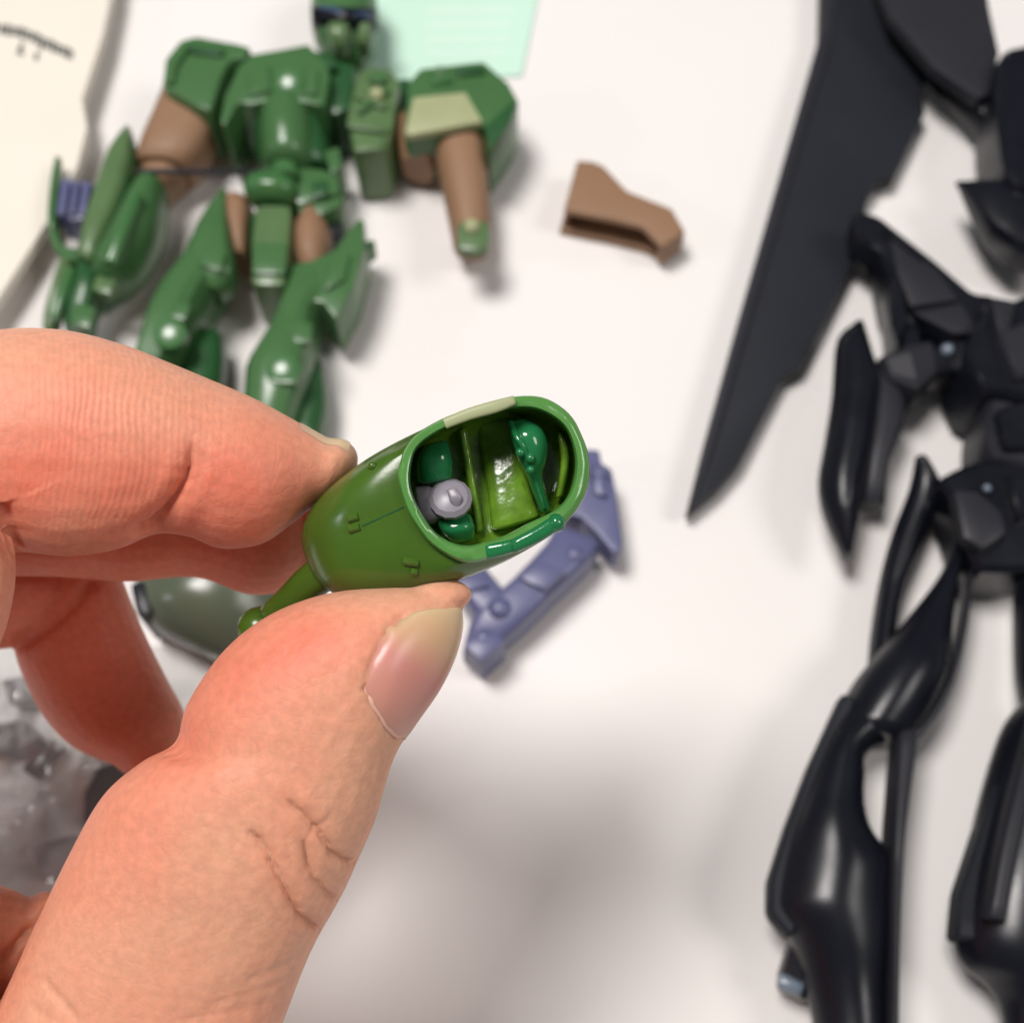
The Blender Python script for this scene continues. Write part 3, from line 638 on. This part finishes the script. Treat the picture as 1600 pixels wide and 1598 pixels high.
# ------------------------------------------------------------------ the held green pod
pod = thing('pod', P(700, 780, 106), 'glossy green plastic slipper-shaped pod pinched between thumb and finger', 'kit part')
AX = np.array((0.943, -0.333)); PX = np.array((0.333, 0.943)); PC = np.array((775.0, 748.0))
OUT = [(622, 746), (625, 726), (632, 703), (650, 679), (690, 655), (735, 638), (780, 625), (814, 619), (847, 621), (874, 634), (895, 654), (908, 679), (917, 703), (921, 735), (917, 762), (904, 791), (879, 820), (847, 843), (802, 861), (769, 872), (735, 879), (708, 872), (674, 850), (652, 823), (634, 791)]
INN = [(640, 746), (645, 712), (658, 692), (690, 671), (724, 659), (769, 646), (802, 638), (836, 639), (868, 654), (888, 676), (898, 708), (899, 735), (892, 766), (879, 787), (859, 802), (825, 818), (791, 836), (757, 847), (730, 853), (701, 846), (679, 831), (661, 807), (645, 775)]
NR = 96
def resample(poly):
    pts = np.array(poly, float) - PC
    # smooth closed Catmull-Rom, then sample by angle
    n = len(pts); dense = []
    for i in range(n):
        p0, p1, p2, p3 = pts[i - 1], pts[i], pts[(i + 1) % n], pts[(i + 2) % n]
        for s in range(12):
            t = s / 12
            dense.append(0.5 * ((2 * p1) + (-p0 + p2) * t + (2 * p0 - 5 * p1 + 4 * p2 - p3) * t * t + (-p0 + 3 * p1 - 3 * p2 + p3) * t ** 3))
    dense = np.array(dense)
    loc = np.stack([dense @ AX, dense @ PX], 1)
    ang = np.arctan2(loc[:, 1], loc[:, 0]); rad = np.hypot(loc[:, 0], loc[:, 1])
    o = np.argsort(ang); ang = ang[o]; rad = rad[o]
    th = np.linspace(-math.pi, math.pi, NR, endpoint=False)
    rr = np.interp(th, np.r_[ang[-1] - 2 * math.pi, ang, ang[0] + 2 * math.pi], np.r_[rad[-1], rad, rad[0]])
    return np.stack([rr * np.cos(th), rr * np.sin(th)], 1)
rim_o = resample(OUT); rim_i = resample(INN)
TH = np.linspace(-math.pi, math.pi, NR, endpoint=False)
def egg(Lx, Rx, W, toe, drop=4):
    m_ = (Lx + Rx) / 2; h = (Rx - Lx) / 2
    p1 = m_ + h * np.cos(TH)
    q = np.clip((p1 - Lx) / (Rx - Lx), 0, 1)
    g = toe + (1 - toe) * np.clip(q / 0.75, 0, 1) ** 0.8
    p2 = W * g * np.sign(np.sin(TH)) * np.abs(np.sin(TH)) ** np.where(np.cos(TH) < 0, 0.66, 0.82)
    return np.stack([p1, p2 + (1 - q) * drop], 1)
def rim_depth(p1):
    return 98.0 + 0.012 * p1                     # the heel lies a little deeper than the vamp
def ring3(loc, depth, k=1.0, tiltk=1.0):
    out = []
    for a, b in loc * k:
        q = PC + AX * a + PX * b
        out.append(P(q[0], q[1], depth + 0.012 * tiltk * a))
    return out
mid = (rim_o + rim_i) / 2
outer = [ring3(rim_o, 98.1), ring3(rim_o, 98.6, 1.003),
         ring3(egg(-184, 148, 119, 1.0, 6), 98.9), ring3(egg(-232, 148, 120, 1.0, 12), 99.7), ring3(egg(-272, 147, 121, .99, 17), 101.0),
         ring3(egg(-302, 144, 121, .98, 20), 102.8), ring3(egg(-318, 138, 119, .96, 22), 105.0), ring3(egg(-322, 128, 110, .94, 22), 107.4),
         ring3(egg(-308, 108, 92, .90, 20), 109.6), ring3(egg(-262, 70, 60, .85, 16), 111), ring3(egg(-180, 10, 24, .9, 12), 111.6)]
v, f = loft_rings(outer, capA=False, capB=True)
mesh_obj('shell', v, f, 'pod_green', pod, angle=60)
inner = [ring3(rim_i, 98.2), ring3(rim_i, 99.2, 1.0), ring3(egg(-168, 132, 106, .95), 100.4), ring3(egg(-190, 130, 104, .95), 101.8), ring3(egg(-200, 126, 100, .92), 103.2), ring3(egg(-196, 118, 92, .9), 104.2), ring3(egg(-170, 98, 72, .9), 104.8), ring3(egg(-110, 50, 34, .9), 104.9)]
v, f = loft_rings(inner, capA=False, capB=True)
mesh_obj('lining', v, f, 'pod_inner_bright_green', pod, angle=60)
rimr = [ring3(rim_o, 98.9, 1.0), ring3(rim_o, 98.1, 1.003), [q_ - FWD * (0.10 * noise.noise(q_ * 1.3 + Vector((5, 1, 2)))) for q_ in ring3(rim_o * .84 + rim_i * .16, 97.74)], [q_ - FWD * (0.10 * noise.noise(q_ * 0.9)) for q_ in ring3(mid, 97.68)], ring3(rim_o * .15 + rim_i * .85, 97.74), ring3(rim_i, 98.1, 1.0), ring3(rim_i, 99.3, .992)]
v, f = loft_rings(rimr, capA=False, capB=False)
mesh_obj('rim', v, f, 'rim_green', pod, angle=50)
# parts inside
EM = 'emerald_plastic'
def hump(name, secs, material, n=24, p=2.8):
    return cloft(name, secs, material, pod, n=n, p=p, cap='round', capr=.25, sub=4)
hump('inner_block', [(660, 700, 700, 690, 102.4, 1.6), (652, 716, 704, 704, 101.9, 2.0), (650, 734, 708, 724, 101.9, 2.0), (652, 752, 708, 746, 102.2, 1.8)], EM)
hump('inner_block', [(680, 812, 736, 804, 102.6, 1.6), (690, 832, 742, 822, 102.4, 1.8), (706, 846, 742, 838, 102.8, 1.4)], EM)
pg = hump('joint_peg', [(650, 760, 660, 818, 102.4, 1.5), (668, 758, 678, 818, 102.2, 1.6), (688, 764, 696, 806, 101.8, 1.6)], 'lavender_grey_plastic', p=2.6)
c0 = P(704, 780, 100.6)
pk = ball('peg_cap', c0, 1.82, 'lavender_grey_plastic', pod, squash=.5, n=14)
pk.data.set_sharp_from_angle(angle=math.radians(18))
hump('peg_tip', [(698, 766, 712, 762, 99.75, .25), (702, 780, 722, 776, 99.6, .32), (708, 794, 720, 790, 99.85, .25)], 'lavender_grey_plastic', p=3)
hump('cross_wall', [(716, 676, 730, 672, 103.6, 1.3), (724, 720, 738, 716, 103.8, 1.3), (734, 780, 748, 776, 103.9, 1.3), (742, 828, 755, 825, 104.0, 1.2)], 'pod_inner_bright_green')
hump('floor_plate', [(744, 668, 806, 650, 105.4, 1.3), (752, 710, 816, 690, 105.0, 1.3), (762, 770, 826, 750, 104.4, 1.4), (768, 826, 842, 804, 103.9, 1.4)], 'pod_inner_bright_green', p=3.5, n=40)
hump('floor_rib', [(868, 676, 880, 676, 103.8, .8), (876, 716, 890, 714, 103.6, .8), (868, 776, 880, 772, 103.8, .8)], 'pod_inner_bright_green', p=2.4, n=20)
hump('cross_ridge', [(792, 664, 826, 654, 102.4, 1.6), (796, 680, 846, 668, 101.9, 2.1), (804, 704, 856, 692, 101.9, 2.2), (814, 728, 854, 720, 102.1, 2.0), (824, 748, 848, 742, 102.6, 1.6), (834, 776, 854, 770, 102.9, 1.4), (844, 800, 862, 794, 103.1, 1.2)], EM, n=28, p=2.3)
hump('ridge_lip', [(792, 660, 802, 657, 101.0, .45), (801, 682, 812, 678, 100.1, .5), (812, 700, 824, 697, 100.0, .55), (822, 722, 830, 719, 100.4, .4), (829, 742, 836, 740, 101.0, .4), (838, 768, 845, 766, 101.4, .35), (848, 796, 854, 793, 101.9, .3)], EM, n=16, p=2.2)
hump('rib', [(812, 752, 817, 750, 103.6, .7), (818, 768, 823, 766, 103.7, .7)], 'pod_inner_bright_green', n=14, p=2.2)
for (x, y, r) in ((829, 716, .42), (813, 707, .4), (829, 734, .36)):
    ball('drip', P(x, y, 99.9), r, EM, pod)
# rim fittings, and the top highlight as a pale strip
cloft('rim_tab', [(800, 842, 806, 864, 97.5, .8), (834, 824, 842, 848, 97.7, .85), (862, 806, 874, 828, 97.9, .8)], EM, pod, p=3, n=20, cap='bevel', capr=.5)
cloft('rim_tab', [(758, 850, 762, 874, 97.6, .6), (782, 846, 788, 868, 97.6, .65), (800, 842, 806, 862, 97.6, .6)], EM, pod, p=3, n=20, cap='bevel', capr=.5)
ball('rim_knob', P(869, 817, 97.6), .75, EM, pod)
cloft('rim_highlight', [(692, 654, 698, 670, 97.4, .35), (730, 638, 736, 656, 97.5, .4), (770, 626, 776, 645, 97.6, .4), (802, 618, 806, 632, 97.8, .3)], 'pale_olive_plastic', pod, p=3, n=16, cap='bevel', capr=.4)  # highlight along the rim's top edge, painted as a pale strip
# side studs and seam
def on_shell(px, py, off):
    o = bpy.data.objects['shell']
    bm_ = BVHTree.FromPolygons([vv.co * 1000 + ORG[o.name] for vv in o.data.vertices], [p.vertices[:] for p in o.data.polygons])
    r = ray(px, py).normalized()
    h = bm_.ray_cast(CAM, r)
    return (h[0] - r * off) if h[0] else P(px, py, 102)
for (a, b) in (((544, 812), (560, 806)), ((545, 828), (562, 822)), ((630, 876), (654, 880)), ((642, 892), (652, 894))):
    rod('side_stud', on_shell(a[0], a[1], .02), on_shell(b[0], b[1], .06), .32, 'pod_green', pod, n=8)
for q in range(6):
    a_ = (566 + q * 13, 822 - q * 6.0); b_ = (579.5 + q * 13, 815.8 - q * 6.0)
    rod('seam', on_shell(a_[0], a_[1], -.04), on_shell(b_[0], b_[1], -.04), .09, 'deep_green_plastic', pod, n=6)
ball('side_dot', on_shell(582, 728, -.05), .4, 'pod_green', pod)
# ball-joint stem behind the toe
st = cloft('joint_stem', [(486, 872, 524, 918, 105, 2.3), (460, 894, 496, 938, 106, 2.3), (436, 920, 470, 962, 107, 2.1), (414, 942, 444, 980, 108, 1.8)], 'pod_green', pod, p=2.2)
ball('joint_ball', P(406, 982, 109.5), 2.0, 'pod_green', pod)

# ------------------------------------------------------------------ the hand
def tube(secs, sub=6, n=28, p=2.15):
    return sec_rings(catmull(secs, sub), P, lambda c: (CAM - c).normalized(), n, p, 'round', 0.75)
THUMB = [(-330, 2350, 180, 2450, 104, 15), (-300, 2050, 260, 2120, 103, 14), (-170, 1800, 350, 1830, 101.5, 12), (-30, 1620, 425, 1640, 100.5, 10.4), (58, 1440, 482, 1492, 100, 9.8), (106, 1340, 532, 1400, 99.6, 9.6),
         (160, 1245, 562, 1335, 99.4, 9.2), (222, 1190, 586, 1280, 99.2, 8.8), (274, 1160, 602, 1225, 99.2, 8.4), (292, 1102, 618, 1178, 99.2, 8.2),
         (345, 1022, 648, 1128, 99.3, 7.8), (412, 966, 682, 1082, 99.5, 7.2), (492, 932, 708, 1032, 99.8, 6.2), (575, 918, 722, 985, 100.1, 4.8), (638, 915, 722, 950, 100.3, 3.2)]
INDEX = [(-330, 700, -250, 930, 101, 6.5), (-230, 590, -180, 920, 101, 8.2), (-120, 535, -95, 882, 101.5, 8.8), (0, 515, 12, 862, 102, 8.9), (100, 516, 108, 868, 102.4, 8.8), (190, 538, 182, 858, 102.8, 8.4), (258, 564, 244, 834, 103.2, 7.8),
         (326, 592, 294, 838, 103.8, 7.4), (392, 620, 346, 857, 104.4, 7.3), (440, 645, 408, 850, 105, 6.6), (484, 670, 452, 822, 105.6, 5.4), (512, 686, 480, 798, 106, 4.6)]
PROX = [(-350, 720, -60, 720, 100, 6.5), (-345, 800, -2, 800, 98, 8.0), (-350, 880, 24, 872, 96.5, 8.6), (-370, 985, 8, 985, 96, 8.8), (-400, 1130, -50, 1120, 96.5, 9), (-430, 1400, -80, 1400, 98, 10), (-470, 1800, 0, 1800, 100, 12), (-420, 2150, 60, 2200, 103, 14)]
MIDDLE = [(-300, 660, -300, 930, 120, 7.5), (-100, 640, -100, 905, 119.5, 7.6), (60, 645, 60, 900, 119, 7.6), (200, 660, 196, 908, 118.6, 7.4), (300, 690, 305, 902, 118.2, 6.8), (380, 700, 385, 928, 117.6, 6.8), (440, 724, 440, 924, 117, 5.8), (474, 760, 476, 900, 116.6, 4)]
RING = [(-320, 790, -320, 1030, 125, 7), (-150, 800, -150, 1020, 128, 7), (0, 826, 0, 1014, 131, 6.8), (60, 840, 62, 1000, 132, 6.4), (110, 850, 108, 975, 132, 5.4)]
RINGTIP = [(24, 900, 178, 868, 132, 5.6), (20, 1000, 206, 942, 132.5, 6.6), (38, 1062, 232, 1002, 132.5, 6.9), (70, 1122, 262, 1062, 132, 6.9), (116, 1168, 288, 1112, 131.4, 6.2), (176, 1194, 294, 1160, 131, 5)]
PINKY = [(-330, 1330, -330, 1640, 112, 8), (-150, 1345, -150, 1625, 110, 7.6), (0, 1382, 0, 1600, 109, 6.8), (44, 1402, 40, 1540, 108.6, 5.4)]
PALM = [(-560, 700, -260, 690, 112, 10), (-640, 900, -210, 900, 113, 15), (-700, 1200, -200, 1200, 113, 17), (-700, 1600, -180, 1600, 112, 18), (-660, 2000, -80, 2050, 110, 18), (-560, 2350, 40, 2450, 110, 16), (-500, 2800, 60, 2850, 112, 15), (-500, 3300, 80, 3300, 116, 16)]
hv = []; hf = []
for S in (THUMB, INDEX, PROX, MIDDLE, RING, RINGTIP, PINKY, PALM):
    v, f = loft_rings(tube(S))
    o = len(hv); hv += v; hf += [tuple(i + o for i in q) for q in f]
HORG = P(250, 1200, 104)
SC = 0.001
me = bpy.data.meshes.new('hand_src')
me.from_pydata([((q - HORG))[:] for q in hv], [], hf)           # millimetres while sculpting
bm = bmesh.new(); bm.from_mesh(me); bmesh.ops.recalc_face_normals(bm, faces=bm.faces); bm.to_mesh(me); bm.free()
tmp = bpy.data.objects.new('hand_src', me); COL.objects.link(tmp)
md = tmp.modifiers.new('r', 'REMESH'); md.mode = 'VOXEL'; md.voxel_size = 0.21; md.use_smooth_shade = True
sm_ = tmp.modifiers.new('s', 'SMOOTH'); sm_.factor = 0.5; sm_.iterations = 10
dg = bpy.context.evaluated_depsgraph_get()
hm = bpy.data.meshes.new_from_object(tmp.evaluated_get(dg))
bpy.data.objects.remove(tmp); bpy.data.meshes.remove(me)
nvt = len(hm.vertices)
co = np.empty(nvt * 3); hm.vertices.foreach_get('co', co); co = co.reshape(-1, 3)
no = np.empty(nvt * 3); hm.vertex_normals.foreach_get('vector', no); no = no.reshape(-1, 3)
world = co + np.array(HORG)
rel = world - np.array(CAM)
dep = rel @ np.array(FWD)
PXX = 800 + FPX * (rel @ np.array(RGT)) / dep
PYY = 799 - FPX * (rel @ np.array(UPV)) / dep
vd = -rel / np.linalg.norm(rel, axis=1)[:, None]
facing = np.clip((no * vd).sum(1) * 3, 0, 1)
near = dep < 110
def wobble(pts):
    c = np.array(catmull(pts, 5)); k = np.arange(len(c))
    c[:, 0] += 0.9 * np.sin(k * 1.7 + pts[0][0]) ; c[:, 1] += 0.8 * np.sin(k * 2.3 + pts[0][1])
    return [tuple(q) for q in c]
def poly_dist(pts):
    """distance in px to a polyline, and parameter 0..1 along it"""
    pts = wobble(pts)
    best = np.full(nvt, 1e9); par = np.zeros(nvt); n = len(pts) - 1
    for i in range(n):
        ax, ay = pts[i]; bx, by = pts[i + 1]
        dx, dy = bx - ax, by - ay
        t = np.clip(((PXX - ax) * dx + (PYY - ay) * dy) / (dx * dx + dy * dy + 1e-9), 0, 1)
        d = np.hypot(PXX - ax - t * dx, PYY - ay - t * dy)
        k = d < best
        best[k] = d[k]; par[k] = (i + t[k]) / n
    return best, par
disp = np.zeros(nvt)
def crease(pts, depth, width, zone=None, shoulder=0.35, ends=(0.15, 0.0)):
    d, t = poly_dist(pts)
    fade = np.ones(nvt)
    if ends[0]: fade *= np.clip(t / ends[0], 0.05, 1)
    if ends[1]: fade *= np.clip((1 - t) / ends[1], 0.05, 1)
    g = 0.72 * np.exp(-(d / width) ** 2) + 0.30 * np.exp(-(d / (3.2 * width)) ** 2) - 0.45 * shoulder * np.exp(-((d - 6 * width) / (3 * width)) ** 2)
    k = facing * fade * (near if zone is None else zone)
    disp[:] -= depth * g * k
crease([(446, 1246), (480, 1281), (506, 1311), (525, 1337), (556, 1349)], 0.62, 3.6)
crease([(474, 1308), (484, 1352), (499, 1382), (530, 1410)], 0.5, 3.4)
crease([(386, 1296), (409, 1319), (431, 1360), (454, 1405), (472, 1435), (505, 1456)], 0.68, 3.8)
crease([(476, 1311), (500, 1290), (520, 1270)], 0.16, 5, ends=(.2, .4))
crease([(420, 1240), (440, 1262), (452, 1290)], 0.10, 4, ends=(.3, .4))
crease([(500, 1340), (512, 1360), (528, 1376)], 0.14, 3.4, ends=(.3, .1))
crease([(440, 1330), (452, 1352), (474, 1376)], 0.10, 4, ends=(.3, .4))
crease([(400, 1360), (424, 1410), (452, 1452), (486, 1478)], 0.12, 4, ends=(.4, .1))
crease([(360, 1540), (420, 1520), (490, 1490)], 0.14, 8, ends=(.3, .2))
crease([(300, 1580), (380, 1556), (470, 1528)], 0.12, 8, ends=(.3, .2))
crease([(262, 1596), (340, 1585), (450, 1560)], 0.14, 8, ends=(.3, .2))
crease([(60, 1520), (94, 1562), (130, 1602)], 0.22, 7, ends=(.3, .2))
crease([(40, 1560), (80, 1600)], 0.15, 7, ends=(.3, .2))
crease([(262, 1166), (300, 1178), (345, 1192)], 0.55, 16, ends=(0, .6))
crease([(299, 684), (298, 720), (289, 752), (270, 786), (244, 816), (205, 838)], 1.0, 5, ends=(.3, .1))
crease([(316, 700), (312, 740), (300, 780)], 0.12, 7, ends=(.3, .3))
crease([(-4, 786), (12, 820), (24, 858)], 0.9, 10)
crease([(573, 1082), (577, 1050), (600, 996), (640, 950)], 0.30, 5, ends=(.05, .1), shoulder=.4)
crease([(570, 1070), (586, 1108), (620, 1156)], 0.2, 5, ends=(.05, .05), shoulder=.4)
crease([(20, 1012), (60, 988), (105, 952), (140, 914)], 0.9, 10, zone=(dep > 105))
crease([(-10, 1510), (30, 1470), (70, 1420)], 0.8, 8, zone=(dep > 102) & (PXX < 90))
# slow lumps so that the flesh is not a machined tube
lump = np.array([noise.noise(Vector(p * 0.11)) * 0.22 + noise.noise(Vector(p * 0.33)) * 0.05 for p in co[::1]]) if nvt < 700000 else np.zeros(nvt)
co2 = co + no * (disp + lump)[:, None]
hm.vertices.foreach_set('co', (co2 * SC).ravel())
def blob(x, y, rx, ry, ang=0.0):
    c, s = math.cos(ang), math.sin(ang)
    u = (PXX - x) * c + (PYY - y) * s; v_ = -(PXX - x) * s + (PYY - y) * c
    return np.exp(-((u / rx) ** 2 + (v_ / ry) ** 2))
flush = 0.22 + 0.40 * blob(240, 1240, 230, 110, -.9) + 0.28 * blob(380, 1060, 150, 90, -.7) + 0.35 * blob(500, 1000, 130, 60, -.3) - 0.25 * blob(620, 925, 100, 40) \
    + 0.55 * blob(150, 740, 190, 100, .1) + 0.5 * blob(390, 770, 120, 90, .5) + 0.2 * blob(20, 740, 80, 120) - 0.22 * blob(330, 1420, 170, 200) - 0.25 * blob(540, 700, 50, 40) - .2 * blob(560, 1250, 70, 120)  # skin flush with warm light on the thumb mixed into the red
flush = np.where(dep > 109, 0.6, flush)
flush = np.clip(flush, 0, 1)
ridge = (blob(190, 690, 150, 150) * 1.0 + blob(80, 640, 90, 110) * .5) * near
ridge = np.where(PYY < 880, ridge, 0) * (dep > 90)
phase = (PXX + 0.10 * (PYY - 700) + 0.0006 * (PYY - 700) ** 2) * (2 * math.pi / 11.0)
for nm, arr in (('flush', flush), ('ridge', ridge), ('ridge_phase', phase)):
    a = hm.attributes.new(nm, 'FLOAT', 'POINT'); a.data.foreach_set('value', arr.astype(np.float32))
hm.materials.clear(); hm.materials.append(MATS['skin'])
hm.polygons.foreach_set('use_smooth', [True] * len(hm.polygons))
hm.update(); hm.name = 'hand'
hand = bpy.data.objects.new('person_hand', hm); COL.objects.link(hand)
hand.location = HORG * MM; ORG[hand.name] = HORG
tag(hand, 'left hand reaching in from lower left, thumb and index finger pinching the green pod', 'hand')
tris = [tuple(p.vertices) for p in hm.polygons]
bvh = BVHTree.FromPolygons([Vector(q) for q in (co2 + np.array(HORG))], tris)

def nail(name, left, right, dl, dr, nu=26, nv=18, lift=0.28, thick=0.35, bow=0.0):
    Lc = np.array(catmull(left, 12)); Rc = np.array(catmull(right, 12))
    ul = np.linspace(0, 1, len(Lc)); ur = np.linspace(0, 1, len(Rc))
    top = []; al = []
    for i in range(nu):
        a = i / (nu - 1)
        l = np.array([np.interp(a, ul, Lc[:, k]) for k in (0, 1)]); r = np.array([np.interp(a, ur, Rc[:, k]) for k in (0, 1)])
        row = []
        for j in range(nv):
            b = j / (nv - 1)
            q = l * (1 - b) + r * b
            arch = math.sin(math.pi * b)
            tang = np.array([r[1] - l[1], -(r[0] - l[0])]); tang = tang / (np.linalg.norm(tang) + 1e-9)
            q = q + tang * bow * arch * (1 if a > .5 else -1) * abs(a - .5) * 2
            g = P(q[0], q[1], dl * (1 - b) + dr * b - 1.2 * arch)
            h = bvh.find_nearest(g)
            edge = min(1, 5 * min(a, b, 1 - b) + .45)
            row.append(h[0] + h[1] * (lift * edge)); al.append(a)
        top.append(row)
    # relax so the plate is an even curved sheet
    A = np.array([[list(p) for p in r] for r in top])
    for _ in range(5):
        B = A.copy()
        B[1:-1, 1:-1] = 0.5 * A[1:-1, 1:-1] + 0.125 * (A[:-2, 1:-1] + A[2:, 1:-1] + A[1:-1, :-2] + A[1:-1, 2:])
        B[0, 1:-1] = .5 * A[0, 1:-1] + .25 * (A[0, :-2] + A[0, 2:]); B[-1, 1:-1] = .5 * A[-1, 1:-1] + .25 * (A[-1, :-2] + A[-1, 2:])
        A = B
    V = [Vector(A[i, j]) for i in range(nu) for j in range(nv)]
    cen = sum(V, Vector()) / len(V)
    nrm = bvh.find_nearest(cen)[1]
    V2 = [q - nrm * thick for q in V]
    F = []
    N = nu * nv
    for i in range(nu - 1):
        for j in range(nv - 1):
            a = i * nv + j
            F.append((a, a + 1, a + nv + 1, a + nv)); F.append((N + a, N + a + nv, N + a + nv + 1, N + a + 1))
    bd = [j for j in range(nv)] + [i * nv + nv - 1 for i in range(1, nu)] + [(nu - 1) * nv + j for j in range(nv - 2, -1, -1)] + [i * nv for i in range(nu - 2, 0, -1)]
    for k in range(len(bd)):
        a, b = bd[k], bd[(k + 1) % len(bd)]
        F.append((a, b, N + b, N + a))
    o = mesh_obj(name, V + V2, F, 'nail', hand, angle=60)
    at = o.data.attributes.new('along', 'FLOAT', 'POINT'); at.data.foreach_set('value', np.array(al + al, np.float32))
    return o
nail('thumb_nail', [(576, 1078), (582, 1038), (602, 994), (632, 956), (662, 934)], [(624, 1152), (664, 1114), (708, 1054), (736, 998), (748, 962)], 93.5, 99.0, bow=13)
def surf(px, py, d):
    return bvh.find_nearest(P(px, py, d))
cut = catmull([(577, 1062, 93.6), (576, 1080, 93.8), (588, 1108, 95), (606, 1130, 96.5), (625, 1150, 98.5)], 5)
rings = []
for k, (x, y, d) in enumerate(cut):
    h = surf(x, y, d); a = surf(*cut[max(0, k - 1)])[0]; b = surf(*cut[min(len(cut) - 1, k + 1)])[0]
    ax = (b - a).normalized(); u = ax.cross(h[1]).normalized()
    rr = 0.12 * min(1, .35 + 3 * min(k, len(cut) - 1 - k) / len(cut))
    rings.append([h[0] + h[1] * 0.07 + (u * math.cos(t) * 1.5 + h[1] * math.sin(t)) * rr for t in [2 * math.pi * i_ / 10 for i_ in range(10)]])
v, f = loft_rings(rings)
mesh_obj('cuticle', v, f, 'cuticle_skin', hand, angle=80)
# index nail: lies on the upper side of the fingertip, seen edge-on
V = []; al = []
nu, nv = 14, 12
for i in range(nu):
    a = i / (nu - 1)
    for j in range(nv):
        b = j / (nv - 1)
        o_ = P(468 + 78 * a, 640 + 60 * a - 160, 102.6 + 7.4 * b + 1.2 * a * (b < .5) - 1.2 * a * (b >= .5))
        h = bvh.ray_cast(o_, -UPV)
        q, n_ = (h[0], h[1]) if h[0] else surf(468 + 78 * a, 660 + 60 * a, 106)[:2]
        V.append(q + n_ * (0.10 * min(1, 5 * min(a + .1, b, 1 - b) + .2))); al.append(.55 + .45 * a)
F = [(i * nv + j, i * nv + j + 1, (i + 1) * nv + j + 1, (i + 1) * nv + j) for i in range(nu - 1) for j in range(nv - 1)]
fn = mesh_obj('finger_nail', V, F, 'nail', hand, angle=80)
at = fn.data.attributes.new('along', 'FLOAT', 'POINT'); at.data.foreach_set('value', np.array(al, np.float32))
